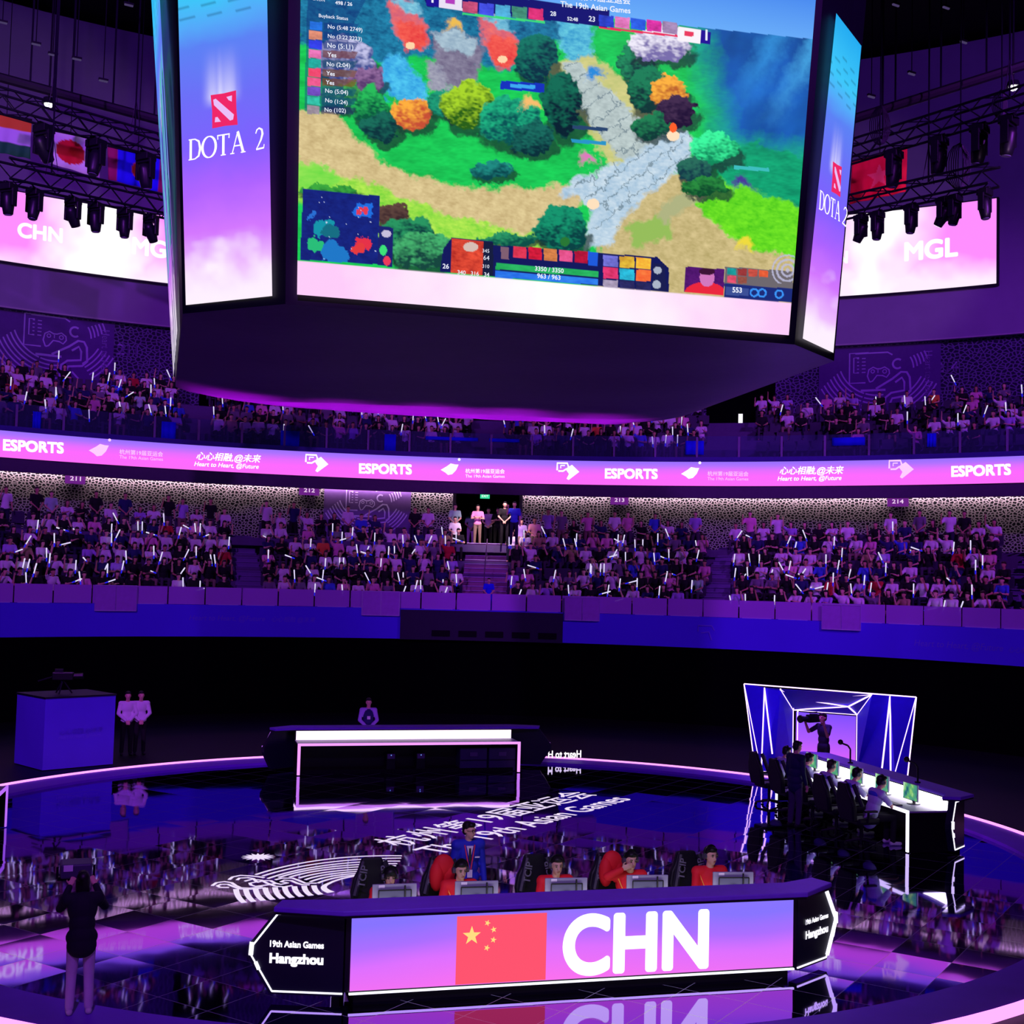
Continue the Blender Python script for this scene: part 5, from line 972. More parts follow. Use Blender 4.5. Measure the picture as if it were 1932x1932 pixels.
for i in range(3): a = 2*PI*i/3+.3; g.tube((0, 0, .34), (.24*math.cos(a), .24*math.sin(a), .0), .02)
g.build('tripod', DARK, o); G().box((0, 0, .44), (.52, .2, .2)).build('camera_body', MB, o, bevel=.02); G().tube((.26, 0, .44), (.5, -.03, .45), .07, .08).build('lens', MB, o); G().box((-.1, 0, .58), (.2, .12, .08)).bar((-.1, 0, .5), (-.1, 0, .58), .03).build('viewfinder', DARK, o); G().bar((-.26, .05, .42), (-.62, .1, .30), .03).build('pan_handle', DARK, o)
# microphones on the side desk
for x_, lb in ((-1.5, 'near end'), (1.25, 'far half, against the glowing booth screen')):
    o = thing('desk_microphone', at(DR, x_, .2, 1.097), 'thin gooseneck microphone on the side desk ledge, %s' % lb, 'microphone', 0); G().lathe([(.06, 0), (.06, .02), (.02, .03)]).build('base', MB, o); g = G(); pts = [(0, 0, .02), (0, 0, .30), (-.05, .02, .38), (-.16, .06, .42)]
    for p, q in zip(pts[:-1], pts[1:]): g.tube(p, q, .02)
    g.build('gooseneck', MB, o); G().ball((-.20, .08, .45), .06).build('capsule', MB, o, smooth=True)

# ================================================================ people
def soup(parts, vox, dec=1., smooth=3):
    """merge overlapping limbs into one continuous skin"""
    g = G()
    for p in parts:
        if p[0] == 'c':
            a, b, ra, rb = Vector(p[1]), Vector(p[2]), p[3], p[4]; g.tube(a, b, ra, rb, 12); g.ball(a, ra, 12, 8); g.ball(b, rb, 12, 8)
        else: g.ball(p[1], p[2], 16, 11, p[3] if len(p) > 3 else None)
    me = g.mesh('soup'); bm = bmesh.new(); bm.from_mesh(me); bmesh.ops.recalc_face_normals(bm, faces=bm.faces); bm.to_mesh(me); bm.free()
    o = bpy.data.objects.new('soup', me); C.objects.link(o)
    m = o.modifiers.new('r', 'REMESH'); m.mode = 'VOXEL'; m.voxel_size = vox; m.use_smooth_shade = True
    m = o.modifiers.new('s', 'SMOOTH'); m.factor = .5; m.iterations = smooth
    if dec < 1: m = o.modifiers.new('d', 'DECIMATE'); m.ratio = dec
    dg = bpy.context.evaluated_depsgraph_get(); out = bpy.data.meshes.new_from_object(o.evaluated_get(dg))
    out.polygons.foreach_set('use_smooth', [True]*len(out.polygons)); bpy.data.objects.remove(o); bpy.data.meshes.remove(me); return out
def frame(z, x):
    z = Vector(z).normalized(); x = Vector(x); x = (x-z*x.dot(z)).normalized(); y = z.cross(x); return Matrix((x, y, z)).transposed()
def hand(parts, el, wr, side, curl=.6, k=1., up=None):
    """palm, four unequal bent fingers and a thumb from the palm's side"""
    d = (wr-el).normalized(); sdir = Vector((1, 0, 0))*side; 
    if abs(d.dot(sdir)) > .85: sdir = Vector((0, 0, 1))
    w = (sdir-d*sdir.dot(d)).normalized(); n = d.cross(w)*(-side); M = Matrix((w, n, d)).transposed()
    parts.append(('e', wr+d*.05*k, (.040*k, .018*k, .055*k), M))
    for i, (o_, l) in enumerate(((-.030, .055), (-.010, .068), (.010, .074), (.029, .066))):
        b = wr+d*.09*k+w*(o_*k); q = b+(d*math.cos(curl*.5)+n*math.sin(curl*.5))*l*.55*k; t = q+(d*math.cos(curl*1.6)+n*math.sin(curl*1.6))*l*.5*k
        parts.append(('c', b, q, .0098*k, .009*k)); parts.append(('c', q, t, .009*k, .0078*k))
    b = wr+d*.03*k+w*.036*k; q = b+(d*.6+w*.8+n*.3).normalized()*.035*k; t = q+(d*.85+w*.2+n*.5).normalized()*.03*k
    parts.append(('c', b, q, .012*k, .0105*k)); parts.append(('c', q, t, .0105*k, .009*k))
def joints(kind, arms=('lap', 'lap'), lean=0., turn=0., slouch=0., look=(0, -1, 0)):
    J = {}
    if kind == 'sit': J['pel'] = Vector((0, 0, .56))
    else: J['pel'] = Vector((0, 0, .95))
    tl = .50-slouch*.3; up = Vector((0, -math.sin(lean), math.cos(lean))); J['up'] = up
    J['waist'] = J['pel']+up*.16; J['chest'] = J['pel']+up*(tl-.14); J['sho'] = J['pel']+up*tl; J['neck'] = J['pel']+up*(tl+.03)
    J['head'] = J['neck']+up*.16+Vector((0, -.03-.03*lean, 0)); J['look'] = Vector(look).normalized()
    rt = Vector((math.cos(turn), math.sin(turn), 0)); J['rt'] = rt
    for s, n in ((1, 'L'), (-1, 'R')):
        sh = J['sho']+rt*(.185*s)-up*.03; J['sh'+n] = sh; f = Vector((rt.y, -rt.x, 0)); 
        a = arms[0] if n == 'L' else arms[1]
        if isinstance(a, tuple): el, wr = sh+Vector(a[0]), sh+Vector(a[1])
        else:
            T = {'lap': ((.06, .12, -.26), (-.07, .33, -.33)), 'up': ((.10, .16, -.20), (.06, .26, .08)), 'high': ((.12, .10, .14), (.10, .16, .40)), 'fwd': ((.04, .20, -.20), (-.05, .44, -.14)), 'down': ((.05, -.01, -.28), (.06, .06, -.53)), 'cross': ((.07, .10, -.26), (-.20, .22, -.22)), 'desk': ((.09, .18, -.23), (-.02, .42, -.26)), 'face': ((.02, .24, -.16), (-.09, .22, .10)), 'front': ((.06, .06, -.27), (-.14, .20, -.46))}[a]
            el = sh+rt*(T[0][0]*s)+f*T[0][1]+Vector((0, 0, T[0][2])); wr = sh+rt*(T[1][0]*s)+f*T[1][1]+Vector((0, 0, T[1][2]))
        J['el'+n], J['wr'+n] = el, wr; hp = J['pel']+rt*(.09*s)-Vector((0, 0, .03)); J['hp'+n] = hp
        if kind == 'sit': J['kn'+n] = hp+Vector((.04*s, -.42, .0)); J['an'+n] = Vector((hp.x+.04*s, hp.y-.40, .075))
        else: J['kn'+n] = hp+Vector((.015*s, -.02, -.43)); J['an'+n] = Vector((hp.x+.025*s, .02, .075))
    return J
def skull(J, parts, k=1.):
    h = J['head']; f = J['look']; f = Vector((f.x, f.y, f.z)); u = (J['up']*.6+Vector((0, 0, .4))).normalized(); u = (u-f*u.dot(f)).normalized(); r = f.cross(u); M = Matrix((r, -f, u)).transposed(); J['hm'] = M
    P = lambda x, y, z: h+M @ Vector((x, y, z))*k
    parts += [('e', P(0, .012, .03), (.076*k, .094*k, .088*k), M), ('e', P(0, -.022, -.03), (.063*k, .070*k, .092*k), M), ('e', P(0, -.050, -.092), (.034*k, .032*k, .026*k), M),
              ('c', P(0, -.085, .004), P(0, -.106, -.030), .011*k, .016*k), ('e', P(.03, -.078, .022), (.03*k, .014*k, .010*k), M), ('e', P(-.03, -.078, .022), (.03*k, .014*k, .010*k), M),
              ('e', P(.078, .012, -.008), (.012*k, .02*k, .032*k), M), ('e', P(-.078, .012, -.008), (.012*k, .02*k, .032*k), M), ('e', P(0, -.082, -.062), (.026*k, .014*k, .011*k), M),
              ('c', J['neck']-J['up']*.05, h-u*.07*k, .056, .052)]
def body_parts(J, fem=False, e=0., k=1.):
    rt, up = J['rt'], J['up']; M = frame(up, rt); w = .93 if fem else 1
    return [('e', J['pel'], (.165+e, .115+e, .115+e), M), ('e', J['waist'], (.142*w+e, .105+e, .15+e), M), ('e', J['chest'], (.165*w+e, .115+e, .175+e), M), ('c', J['shL']*.98+J['sho']*.02, J['shR']*.98+J['sho']*.02, .062*w+e, .062*w+e)]
def make_proto(J, vox=.014, fem=False, hairst='short', sleeve='short', dec=1., curl=(.7, .7), trous=True, skirt=False, coat=0.):
    """meshes of one figure: skin, shirt, trousers, hair, shoes"""
    p = body_parts(J, fem, -.004); skull(J, p)
    for n, s in (('L', 1), ('R', -1)):
        p += [('c', J['sh'+n], J['el'+n], .047, .040), ('c', J['el'+n], J['wr'+n], .040, .029), ('c', J['hp'+n], J['kn'+n], .080, .056), ('c', J['kn'+n], J['an'+n], .054, .038), ('c', J['an'+n]+Vector((0, .03, -.03)), J['an'+n]+Vector((.01*s, -.14, -.045)), .036, .028)]
        hand(p, J['el'+n], J['wr'+n], s, curl[0] if n == 'L' else curl[1])
    R = {'skin': soup(p, vox, dec)}
    v2 = max(vox, .012); p = body_parts(J, fem, .012+coat)
    for n in 'LR':
        sh, el, wr = J['sh'+n], J['el'+n], J['wr'+n]
        if sleeve == 'short': p.append(('c', sh, sh.lerp(el, .72), .062, .058))
        else: p += [('c', sh, el, .062+coat*.4, .054), ('c', el, el.lerp(wr, .93), .054, .042)]
    if coat: p.append(('e', J['pel']-J['up']*.10, (.185, .135, .16), frame(J['up'], J['rt'])))
    R['shirt'] = soup(p, v2, dec, 2)
    p = [('e', J['pel']-Vector((0, 0, .02)), (.172, .122, .11))]
    for n in 'LR': p += [('c', J['hp'+n], J['kn'+n], .092, .068), ('c', J['kn'+n], J['an'+n]+Vector((0, 0, .02)), .066, .056)]
    R['trousers'] = soup(p, v2, dec, 2)
    M, h = J['hm'], J['head']; P = lambda x, y, z: h+M @ Vector((x, y, z)); p = [('e', P(0, .026, .048), (.084, .094, .084), M), ('e', P(0, .05, -.01), (.078, .06, .075), M), ('e', P(.0, -.045, .088), (.066, .05, .036), M)]
    if hairst == 'long': p += [('e', P(0, .062, -.10), (.088, .05, .15), M), ('e', P(.068, .02, -.06), (.026, .05, .12), M), ('e', P(-.068, .02, -.06), (.026, .05, .12), M)]
    if hairst == 'fringe': p += [('e', P(0, -.072, .064), (.070, .03, .034), M), ('e', P(.06, -.03, .02), (.026, .05, .05), M), ('e', P(-.06, -.03, .02), (.026, .05, .05), M)]
    R['hair'] = soup(p, v2, dec, 2)
    p = []
    for n, s in (('L', 1), ('R', -1)): p += [('c', J['an'+n]+Vector((0, .035, -.032)), J['an'+n]+Vector((.012*s, -.15, -.04)), .044, .036)]
    R['shoe'] = p
    return R
def shoes_mesh(p, dec): return [soup([q], .012, dec, 2) for q in p]
SKIN = mat('skin_light', (226, 176, 150), .55, var=.05); SKIN2 = mat('skin_tan', (196, 142, 116), .55, var=.05); HAIR = mat('hair_black', (18, 14, 18), .5); HAIR2 = mat('hair_brown', (48, 28, 26), .5)
CL_ = {'white': mat('cloth_white', (232, 226, 236), .8), 'black': mat('cloth_black', (16, 15, 22), .85), 'grey': mat('cloth_grey', (120, 114, 130), .8), 'navy': mat('cloth_navy', (30, 36, 92), .8), 'blue': mat('cloth_blue', (60, 84, 220), .8), 'red': mat('cloth_red', (196, 34, 52), .8), 'orange': mat('cloth_orange', (236, 110, 60), .8), 'pink': mat('cloth_pink', (236, 150, 196), .8), 'pale green': mat('cloth_green', (170, 222, 196), .8), 'lilac': mat('cloth_lilac', (176, 150, 226), .8), 'khaki': mat('cloth_khaki', (176, 150, 110), .8)}
TRO = [mat('trouser_black', (18, 17, 24), .85), mat('trouser_navy', (30, 32, 60), .85), mat('trouser_grey', (70, 66, 82), .85), mat('trouser_khaki', (140, 120, 104), .85)]
SHOE = mat('shoe_white', (205, 200, 210), .6); SHOED = mat('shoe_dark', (24, 22, 30), .5)
EYEM = mat('eye_dark', (20, 14, 14), .3, spec=.6); LIP = mat('lip', (176, 90, 90), .5)
def mobj(name, me, parent, m):
    o = bpy.data.objects.new(name, me); C.objects.link(o)
    if parent is not None: o.parent = parent
    if len(me.materials) == 0: me.materials.append(m)
    o.material_slots[0].link = 'OBJECT'; o.material_slots[0].material = m; return o
def person(R, loc, rz, label, shirt, trous=None, hair=HAIR, skin=SKIN, group=None, k=1., shoe=None):
    o = mobj('person', R['skin'], None, skin); o.location = loc; o.rotation_euler = (0, 0, rz); o.scale = (k, k, k); tag(o, label, 'person', group)
    mobj('shirt', R['shirt'], o, shirt); mobj('trousers', R['trousers'], o, trous or TRO[0]); mobj('hair', R['hair'], o, hair)
    if shoe is not None:
        if 'shoes' not in R: R['shoes'] = shoes_mesh(R['shoe'], 1.)
        for m in R['shoes']: mobj('shoe', m, o, shoe)
    return o
def features(o, J, glasses=False):
    M, h = J['hm'], J['head']; P = lambda x, y, z: h+M @ Vector((x, y, z))
    for s in (-1, 1): G().ball(P(s*.030, -.086, .006), (.013, .008, .007), 8, 6, M).build('eye', EYEM, o, smooth=True)
    G().ball(P(0, -.094, -.062), (.024, .006, .007), 8, 6, M).build('mouth', LIP, o, smooth=True)
    for s in (-1, 1): G().bar(P(s*.014, -.092, .027), P(s*.047, -.084, .029), .008).build('eyebrow', HAIR, o)
    if glasses:
        g = G()
        for s in (-1, 1):
            c = arc((0, 0), .024, 0, 360, 12)
            for a, b in zip(c[:-1], c[1:]): g.tube(P(s*.032+a[0], -.104, .004+a[1]*.8), P(s*.032+b[0], -.104, .004+b[1]*.8), .0028, n=5)
            g.tube(P(s*.056, -.10, .006), P(s*.08, .0, .01), .0028, n=5)
        g.tube(P(-.009, -.106, .006), P(.009, -.106, .006), .0028, n=5); g.build('glasses', EYEM, o)
def headset(o, J):
    M, h = J['hm'], J['head']; P = lambda x, y, z: h+M @ Vector((x, y, z)); g = G(); c = [P(.102*math.cos(a), .015, .02+.118*math.sin(a)) for a in [PI*i/12 for i in range(13)]]
    for a, b in zip(c[:-1], c[1:]): g.tube(a, b, .012, n=6)
    g.build('headset_band', MB, o)
    for s in (-1, 1): G().tube(P(s*.078, .015, -.005), P(s*.112, .015, -.005), .042, .038, 14).build('headset_cup', mat('headset_grey', (70, 68, 84), .4), o)
def sit_at(R, J, x, y, z, rz, *a, **k): return person(R, (x, y, z), rz, *a, **k)

# ---- five players in red behind the front desk (their faces are partly hidden by the monitors)
RED = mat('team_red', (235, 26, 40), .7, var=.06); RSTR = mat('team_stripe', (250, 150, 60), .6)
spec = [(('desk', 'desk'), .22, .26, (0, -1, -.15), 'fringe', 'with dark fringe, lowest, nearest the desk flag', .97), (('desk', 'desk'), .2, .2, (.15, -1, -.15), 'short', 'leaning low, second from the desk flag', .99), (('desk', 'desk'), .15, .14, (0, -1, -.1), 'short', 'in the middle of the five players', .99),
        (('desk', ((-.16, -.1, .02), (.04, -.14, .12))), .12, .12, (.1, -1, -.1), 'short', 'with elbow raised, fourth from the desk flag', 1.0), (('desk', 'desk'), .04, -.02, (.25, -1, -.05), 'short', 'sitting upright, farthest from the desk flag', 1.0)]
ZS = (-.02, .0, .0, .02, .0)
for i, (arms, lean, sl, look, hs, lb, k) in enumerate(spec):
    J = joints('sit', arms, lean, 0, sl, look); R = make_proto(J, .010, False, hs, 'long', 1., coat=.006)
    o = person(R, (PLX[i], -7.42, .0+ZS[i]), .02, 'person in a red team jacket %s' % lb, RED, TRO[0], HAIR, SKIN, None, k, SHOED)
    features(o, J); headset(o, J); g = G()
    for n in 'LR': g.bar(J['sh'+n]+Vector((0, -.064, .01)), J['sh'+n].lerp(J['pel'], .7)+Vector((0, -.155, .0)), .014)
    g.build('jacket_piping', RSTR, o)
# red jackets hanging over two chair backs
for i, lb in ((1, 'second'), (3, 'fourth')):
    o = G().ball((0, 0, 0), (.145, .08, .16), 16, 10).ball((-.09, -.02, -.12), (.10, .09, .20), 12, 8).ball((.07, .0, -.10), (.09, .08, .18), 12, 8).build('jacket', RED, smooth=True); o.location = (PLX[i]-.17, -7.24, 1.14); tag(o, 'red jacket hung over the chair back of the %s player from the flag side' % lb, 'jacket', 'hung red jackets')
# ---- blazer referee behind the front desk
BLZ = mat('blazer_blue', (34, 44, 190), .7); SHW = CL_['white']
J = joints('stand', ('down', 'down'), .06, .2, 0, (.75, -.8, -.1)); R = make_proto(J, .010, False, 'short', 'long', 1., coat=.014)
P_ = on_y(884, 1548, -6.75); o = person(R, (P_.x, -6.75, 0), .0, 'person in a blue blazer with red lanyard and glasses standing behind the players', BLZ, TRO[1], HAIR, SKIN, None, P_.z/1.765, SHOED)
features(o, J, True)
g = G().slab([(-.05, -.172, 1.43), (0, -.192, 1.22), (.05, -.172, 1.43)], .01, Vector((0, -1, 0))); g.build('shirt_front', SHW, o); G().slab([(-.014, -.188, 1.40), (-.02, -.202, 1.24), (0, -.206, 1.20), (.02, -.202, 1.24), (.014, -.188, 1.40)], .008, Vector((0, -1, 0))).build('tie', MB, o)
g = G(); 
for s in (-1, 1): g.bar((s*.075, -.15, 1.44), (s*.012, -.21, 1.10), .016)
g.build('lanyard', mat('lanyard_red', (226, 40, 80), .6), o); G().box((0, -.205, 1.04), (.075, .008, .11)).build('badge', SHW, o); G().box((.11, -.180, 1.27), (.07, .006, .02)).build('pocket_square', SHW, o)
# ---- side desk: five players seen from behind and a standing referee
JER = mat('jersey_pale', (206, 212, 246), .7); JBL = mat('jersey_blue', (70, 96, 226), .7)
for i, y in enumerate(RY):
    J = joints('sit', ('desk', 'desk'), .28+.04*(i % 2), 0, .06, (0, -1, -.2)); R = make_proto(J, .012, False, 'short', 'short', 1., coat=.012)
    o = person(R, (7.84, y, 0), PI/2, 'person in a pale and blue jersey at the side desk, %s from its near end' % NTH[i], JER, TRO[0], HAIR2 if i == 2 else HAIR, SKIN, None, 1., SHOE)
    headset(o, J); M = frame(J['up'], J['rt'])
    g = G().ball(J['chest']+M @ Vector((0, .02, .07)), (.186, .135, .07), 16, 8, M); g.build('jersey_yoke', JBL, o, smooth=True)
J = joints('stand', ('down', 'down'), .03, 0, 0, (0, -1, -.2)); R = make_proto(J, .011, False, 'short', 'long', 1., coat=.014)
person(R, (7.12, .72, 0), PI/2+.3, 'person in a navy suit jacket standing behind the side desk players', mat('suit_navy', (24, 24, 74), .7), mat('trouser_violet', (66, 52, 92), .8), HAIR, SKIN, None, 1.0, SHOED)
# ---- camera operator before the booth
J = joints('stand', (((.10, -.16, -.20), (.12, -.30, .06)), ((-.12, -.20, -.14), (-.10, -.34, .10))), .02, 0, 0, (0, -1, .05)); R = make_proto(J, .012, False, 'short', 'short')
P_ = on_d(1556, 1440, 30.2); o = person(R, (10.3, 5.9, 0), -PI/2+.35, 'person in black shouldering a broadcast camera before the booth screen', mat('operator_top', (40, 34, 60), .8), mat('trouser_dark', (26, 24, 36), .8), HAIR, SKIN2, None, 1.03, SHOED)
hm = Matrix.Translation(o.location) @ Matrix.Rotation(-PI/2+.35, 4, 'Z'); c = hm @ Vector((-.20, -.18, 1.66)); cm = thing('shoulder_camera', c, 'black broadcast camera resting on the shoulder before the booth screen', 'camera', -PI/2+.35)
G().box((0, .05, 0), (.13, .50, .20)).build('camera_body', MB, cm, bevel=.02); G().tube((0, -.2, 0), (0, -.42, 0), .06, .075).build('lens', MB, cm); G().tube((0, -.42, 0), (0, -.47, 0), .10, .10).build('lens_hood', MB, cm); G().box((.11, -.1, .09), (.10, .18, .08)).build('viewfinder', DARK, cm); G().bar((0, -.12, .15), (0, .14, .15), .03).build('top_handle', MB, cm); G().box((0, .33, 0), (.11, .08, .18)).build('battery', DARK, cm)
# ---- operator on the near rim, seen from behind
J = joints('stand', (((.08, -.16, -.14), (-.04, -.34, .10)), ((-.10, -.16, -.14), (.02, -.34, .10))), .30, 0, .05, (0, -1, .1)); R = make_proto(J, .010, True, 'long', 'long', 1., coat=.02)
P_ = on_z(148, 1912, .06); rzm = 3.3; o = person(R, (P_.x, P_.y, .06), rzm, 'person with long black hair and pale trousers filming from the near rim', mat('hoodie_black', (18, 17, 34), .85), mat('trouser_pale', (200, 180, 216), .8), HAIR, SKIN, None, .87, SHOE)
hm = Matrix.Translation(o.location) @ Matrix.Rotation(rzm, 4, 'Z'); c = hm @ Vector((.06, -.66, 1.40)); cm = thing('rim_camera', c, 'grey covered video camera with a white label held up at the near rim', 'camera', rzm)
G().box((0, 0, .03), (.34, .34, .16)).build('camera_body', mat('camera_grey', (70, 66, 96), .5), cm, bevel=.02); G().tube((0, -.17, .03), (0, -.30, .03), .055).build('lens', MB, cm); G().box((.09, .172, .07), (.10, .004, .07)).build('label_plate', SHW, cm); G().box((0, 0, -.075), (.40, .06, .04)).bar((.2, 0, -.07), (.2, 0, .06), .025).bar((-.2, 0, -.07), (-.2, 0, .06), .025).build('grip_frame', MB, cm)
# camera bag on the operator's hip
# ---- staff at the far edge
J = joints('stand', ('front', 'front')); R = make_proto(J, .016, False, 'short', 'long')
for px, yy, lb in ((240, 12.3, 'nearer the printed box'), (265, 12.4, 'farther from the printed box')):
    P_ = on_y(px, 1350, yy); person(R, (P_.x, yy, -.04), .2, 'staff person in a white shirt and dark trousers standing %s' % lb, CL_['white'], TRO[0], HAIR, SKIN, None, .98, SHOED)
J = joints('stand', ('front', 'front')); R = make_proto(J, .016, False, 'short', 'long'); P_ = on_y(695, 1345, 10.9)
o = person(R, (P_.x, 10.9, -.04), 0, 'person in a dark vest over pale sleeves standing behind the rear desk', CL_['lilac'], TRO[0], HAIR, SKIN, None, .97, SHOED)
M = frame(J['up'], J['rt']); G().ball(J['chest']-Vector((0, 0, .02)), (.170, .142, .20), 16, 10, M).ball(J['waist'], (.165, .132, .17), 16, 8, M).build('vest', CL_['navy'], o, smooth=True); G().box((.0, -.148, 1.22), (.09, .006, .09)).build('vest_mark', SHW, o)

# ================================================================ the audience
ROWN = ['front', 'second', 'third', 'fourth', 'fifth', 'back']
ORDN = 'first second third fourth fifth sixth seventh eighth ninth tenth eleventh twelfth thirteenth fourteenth fifteenth sixteenth seventeenth eighteenth nineteenth twentieth twenty-first twenty-second twenty-third twenty-fourth twenty-fifth twenty-sixth twenty-seventh twenty-eighth twenty-ninth thirtieth'.split()
POSES = []
for arms, lean, fem, hs in ((('lap', 'lap'), .05, 0, 'short'), (('lap', 'up'), .06, 0, 'short'), (('up', 'lap'), .05, 1, 'long'), (('cross', 'cross'), .02, 0, 'short'), (('fwd', 'fwd'), .18, 1, 'long'), (('lap', 'high'), .05, 0, 'short'), (('up', 'up'), .1, 1, 'long'), (('lap', 'lap'), .25, 1, 'long'), (('face', 'lap'), .15, 0, 'short')):
    J = joints('sit', arms, lean, 0, 0, (0, -1, -.15)); POSES.append((J, make_proto(J, .02, fem, hs, 'short', .55)))
STAND = []
for arms, fem, hs in ((('front', 'front'), 0, 'short'), (('down', 'up'), 0, 'short'), (('cross', 'cross'), 1, 'long'), (('up', 'up'), 1, 'long')):
    J = joints('stand', arms, .02); STAND.append((J, make_proto(J, .02, fem, hs, 'short', .55)))
SHN = ['white', 'black', 'grey', 'navy', 'blue', 'red', 'orange', 'pink', 'pale green', 'lilac', 'khaki']; SHW_ = [.34, .36, .06, .09, .025, .015, .006, .04, .01, .05, .01]
TUBE = mat('clapper_white', emit=(226, 218, 255), es=1.0); GRIP = mat('clapper_blue', emit=(40, 40, 255), es=.8)
gs = G().tube((0, 0, 0), (0, 0, .34), .019, .024, 8).ball((0, 0, .34), .024, 8, 6); STM = gs.mesh('clapper_stick', [TUBE], True); gs = G().tube((0, 0, -.12), (0, 0, .01), .022, .026, 8); STG = gs.mesh('grip', [GRIP], True)
def stick(P, tilt, az, label, grp, k=1.):
    o = bpy.data.objects.new('clapper_stick', STM); C.objects.link(o); o.location = P; o.rotation_euler = (tilt, 0, az); o.scale = (k, k, k); tag(o, label, 'clapper stick', grp)
    h = bpy.data.objects.new('grip', STG); C.objects.link(h); h.parent = o; return o
def blk(px):
    if px < 433: return ('CHN-side sign 211', -1, 'side stairs')
    if 492 < px < 868: return ('CHN-side sign 212', -1, 'central stairs')
    if 966 < px < 1332: return ('MGL-side sign 213', 1, 'central stairs')
    if 1388 < px < 1896 or px > 1948: return ('MGL-side sign 214', 1, 'side stairs')
seatg = G(); npers = 0; rows = {}; BACK = []
def add_seat(g, R, c, t, z):
    P = Vector((R*math.sin(t), c+R*math.cos(t), z)); M = Matrix.Rotation(-t, 3, 'Z')
    g.box(P+M @ Vector((0, -.02, .40)), (.46, .42, .05), M=M); g.box(P+M @ Vector((0, .22, .62)), (.46, .05, .42), M=M); g.box(P+M @ Vector((0, .1, .2)), (.08, .3, .38), M=M)
for k in range(6):
    R = row_r(k)+.50; t = A0+.1+.003*k
    while t < A1-.15:
        P = Vector((R*math.sin(t), CP+R*math.cos(t), row_z(k))); px, py = proj(P+V3(0, 0, 1.2)); b = blk(px)
        if b and -240 < px < 2240:
            add_seat(seatg, R, CP, t, row_z(k))
            if not -14 < px < 1946: BACK.append((px, t, P)) if random.random() < .85 else None
            elif random.random() < (.93 if k else .86): rows.setdefault((b, k), []).append((px, t, P))
        t += .555/R
for (b, k), L in sorted(rows.items(), key=lambda q: (q[0][0][0], q[0][1])):
    L.sort(key=lambda q: b[1]*q[0])
    if k == 5: BACK += L; continue
    for n, (px, t, P) in enumerate(L):
        sh = random.choices(SHN, SHW_)[0]; st = False
        J, Rr = random.choice(STAND if st else POSES); kk = random.uniform(.92, 1.0)
        where = '%s row under %s, %s from the %s' % (ROWN[k], b[0], ORDN[min(n, 29)], b[2])
        rz = -t+random.uniform(-.2, .2)+(.10 if px < 900 else -.05)
        o = person(Rr, P, rz, '%s-clad person, %s' % (sh.replace(' ', '-'), where), CL_[sh], random.choice(TRO), random.choice((HAIR, HAIR, HAIR2)), random.choice((SKIN, SKIN, SKIN2)), 'audience in the lower stand', kk)
        npers += 1
        if random.random() < .50:
            for q, nm in enumerate(('R', 'L') if random.random() < .22 else ('R',)):
                d = (J['wr'+nm]-J['el'+nm]).normalized(); hp = J['wr'+nm]+d*.08; H = P+Matrix.Rotation(rz, 3, 'Z') @ (hp*kk)
                H += Matrix.Rotation(rz, 3, 'Z') @ V3(0, -.03, .02)
                stick(H, random.gauss(0, .3) if random.random() < .8 else random.choice((-1.3, 1.3)), random.uniform(0, 2*PI), '%s clapper stick, %s' % (('lit', 'second lit')[q], where), 'clapper sticks in the lower stand')
so = seatg.build('seat_rows', mat('seat_grey', (62, 58, 84), .6)); tag(so, 'rows of grey folding seats beneath the lower stand audience', 'seats', None, 'stuff')
# people at the doorway and on the stairs
def standing(px, py, z, sh, tr, pose, lb, dr=0., hair=HAIR, R_=None):
    P = on_z(px, py, z) if R_ is None else on_ring(px, py, R_, CP); t = math.atan2(P.x, P.y-CP); J, Rr = STAND[pose]
    return person(Rr, (P.x, P.y, z), -t+dr, lb, CL_[sh], tr, hair, SKIN, 'people at the doorway', random.uniform(.97, 1.02), SHOE if tr == CL_['white'] else SHOED)
W_ = WALKZ
for a in ((857, 1029, W_, 'pale green', TRO[0], 0, 'person in a pale green shirt standing at the doorway, first from sign 212'), (887, 1035, W_, 'pale green', CL_['white'], 0, 'person in a pale green shirt and white trousers standing at the stair head'), (900, 1030, W_, 'pink', TRO[3], 2, 'long-haired person in pink standing just behind at the stair head'), (920, 1034, W_, 'white', TRO[0], 0, 'person in a white shirt and black trousers at the middle of the stair head'),
          (938, 1034, W_, 'black', TRO[0], 2, 'person in black standing just past the white shirt at the stair head'), (951, 1029, W_, 'black', TRO[0], 0, 'person in black standing behind at the doorway, second from sign 213'), (969, 1028, W_, 'blue', TRO[1], 1, 'person in a blue shirt standing at the doorway, nearest sign 213')): standing(*a)
for a in ((461, 1022, W_, 'grey', TRO[3], 1, 'person in grey standing at the head of the stairs between blocks 211 and 212'), (478, 1024, W_, 'lilac', TRO[2], 3, 'person in lilac with raised arms at the head of the side stairs')): standing(*a)
# crew in blue before the central stairs
P = on_ring(921, 1150, 21.95, CP); J, Rr = STAND[0]; person(Rr, (P.x, P.y, row_z(0)), -.15, 'crew person in bright blue standing at the foot of the central stairs', BLUE, BLUE, HAIR, SKIN, None, .8)

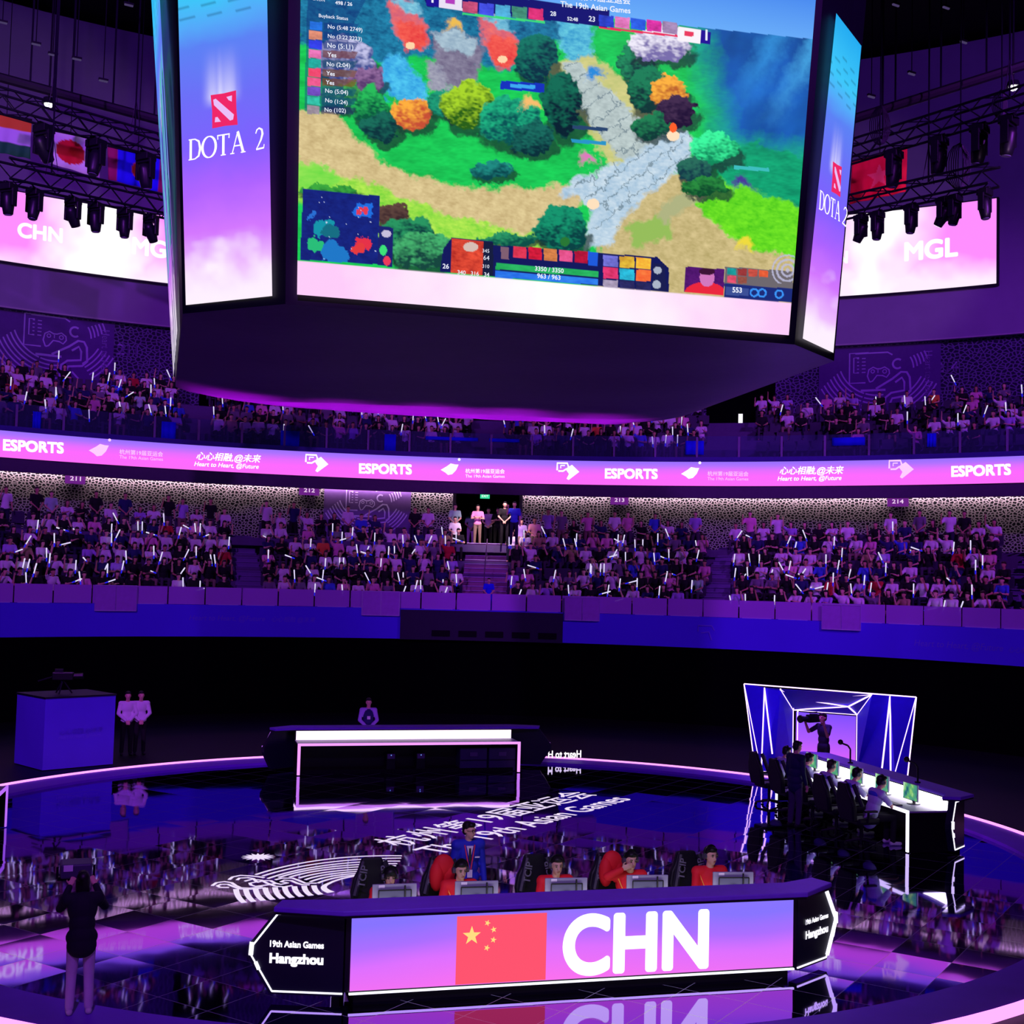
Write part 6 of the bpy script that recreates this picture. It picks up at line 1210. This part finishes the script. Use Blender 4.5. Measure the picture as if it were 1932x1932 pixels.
# ---- upper stand: too many to tell apart, one mass
LOW = []
for arms, lean, fem, hs in ((('lap', 'lap'), .05, 0, 'short'), (('lap', 'up'), .06, 0, 'short'), (('fwd', 'fwd'), .15, 1, 'long'), (('cross', 'high'), .05, 1, 'long')):
    J = joints('sit', arms, lean); LOW.append((J, make_proto(J, .026, fem, hs, 'short', .16)))
for arms in (('front', 'front'), ('down', 'up')): J = joints('stand', arms, .02); LOW.append((J, make_proto(J, .026, False, 'short', 'short', .16)))
UM = [SKIN, SKIN2, HAIR, HAIR2]+TRO+[CL_[s] for s in SHN]
def arr(me):
    v = np.empty(len(me.vertices)*3, np.float32); me.vertices.foreach_get('co', v); return v.reshape(-1, 3), [tuple(p.vertices) for p in me.polygons]
LA = [{k: arr(R[k]) for k in ('skin', 'shirt', 'trousers', 'hair')} for J, R in LOW]
cg = G(); ug = G()
def mass(P, t, stand=False):
    i = random.choice((4, 5)) if stand else random.randrange(4); kk = random.uniform(.93, 1.02); rz = -t+random.uniform(-.2, .2); M = np.array(Matrix.Rotation(rz, 3, 'Z'))*kk
    mi = {'skin': random.randrange(2), 'hair': 2+random.randrange(2), 'trousers': 4+random.randrange(4), 'shirt': 8+SHN.index(random.choices(SHN, SHW_)[0])}
    for nm, (v, f) in LA[i].items(): cg.add((v @ M.T+np.array(P)).tolist(), f, mi[nm])
    return i, kk, rz
usp = []
EMPTY = ((340, 398), (884, 958), (1328, 1432))
for k in range(5):
    R = up_r(k)+.50; t = B0+.1
    while t < B1-.1:
        P = Vector((R*math.sin(t), CW+R*math.cos(t), up_z(k))); px, py = proj(P+V3(0, 0, 1.2)); t0 = t; t += .57/R
        if not -240 < px < 2240 or any(a < px < b for a, b in EMPTY): continue
        add_seat(ug, R, CW, t0, up_z(k))
        dens = .88 if px < 1320 else (.30 if k == 0 else .62)
        if random.random() > dens: continue
        i, kk, rz = mass(P, t0)
        if -14 < px < 1946 and random.random() < .36: usp.append((px, P, rz, LOW[i][0], kk))
for px, t, P in BACK: mass(P, t, random.random() < .3)
me = cg.mesh('audience', UM, True); co_ = bpy.data.objects.new('audience', me); C.objects.link(co_); tag(co_, 'dense audience filling the upper stand and the back row of the lower stand', 'audience', None, 'stuff')
so = ug.build('seat_rows', MATS['seat_grey']); tag(so, 'rows of grey folding seats in the upper stand', 'seats', None, 'stuff')
usp.sort(key=lambda q: q[0]); ZN = lambda px: 'above block 211' if px < 345 else 'left of the dark middle opening' if px < 900 else 'between the two dark openings' if px < 1330 else 'above block 214'
cnt = {}
for px, P, rz, J, kk in usp:
    z = ZN(px); cnt[z] = cnt.get(z, 0)+1; n = cnt[z]; on = ORDN[n-1] if n <= 30 else 'thirty-%s' % ORDN[n-31] if n <= 39 else 'number %d' % n
    d = (J['wrR']-J['elR']).normalized(); H = P+Matrix.Rotation(rz, 3, 'Z') @ ((J['wrR']+d*.08+V3(0, -.03, .02))*kk)
    stick(H, random.gauss(0, .35), random.uniform(0, 6), 'lit clapper stick in the upper stand %s, %s across' % (z, on), 'clapper sticks in the upper stand', 1.05)
print('PEOPLE', npers, 'STICKS', len(usp))
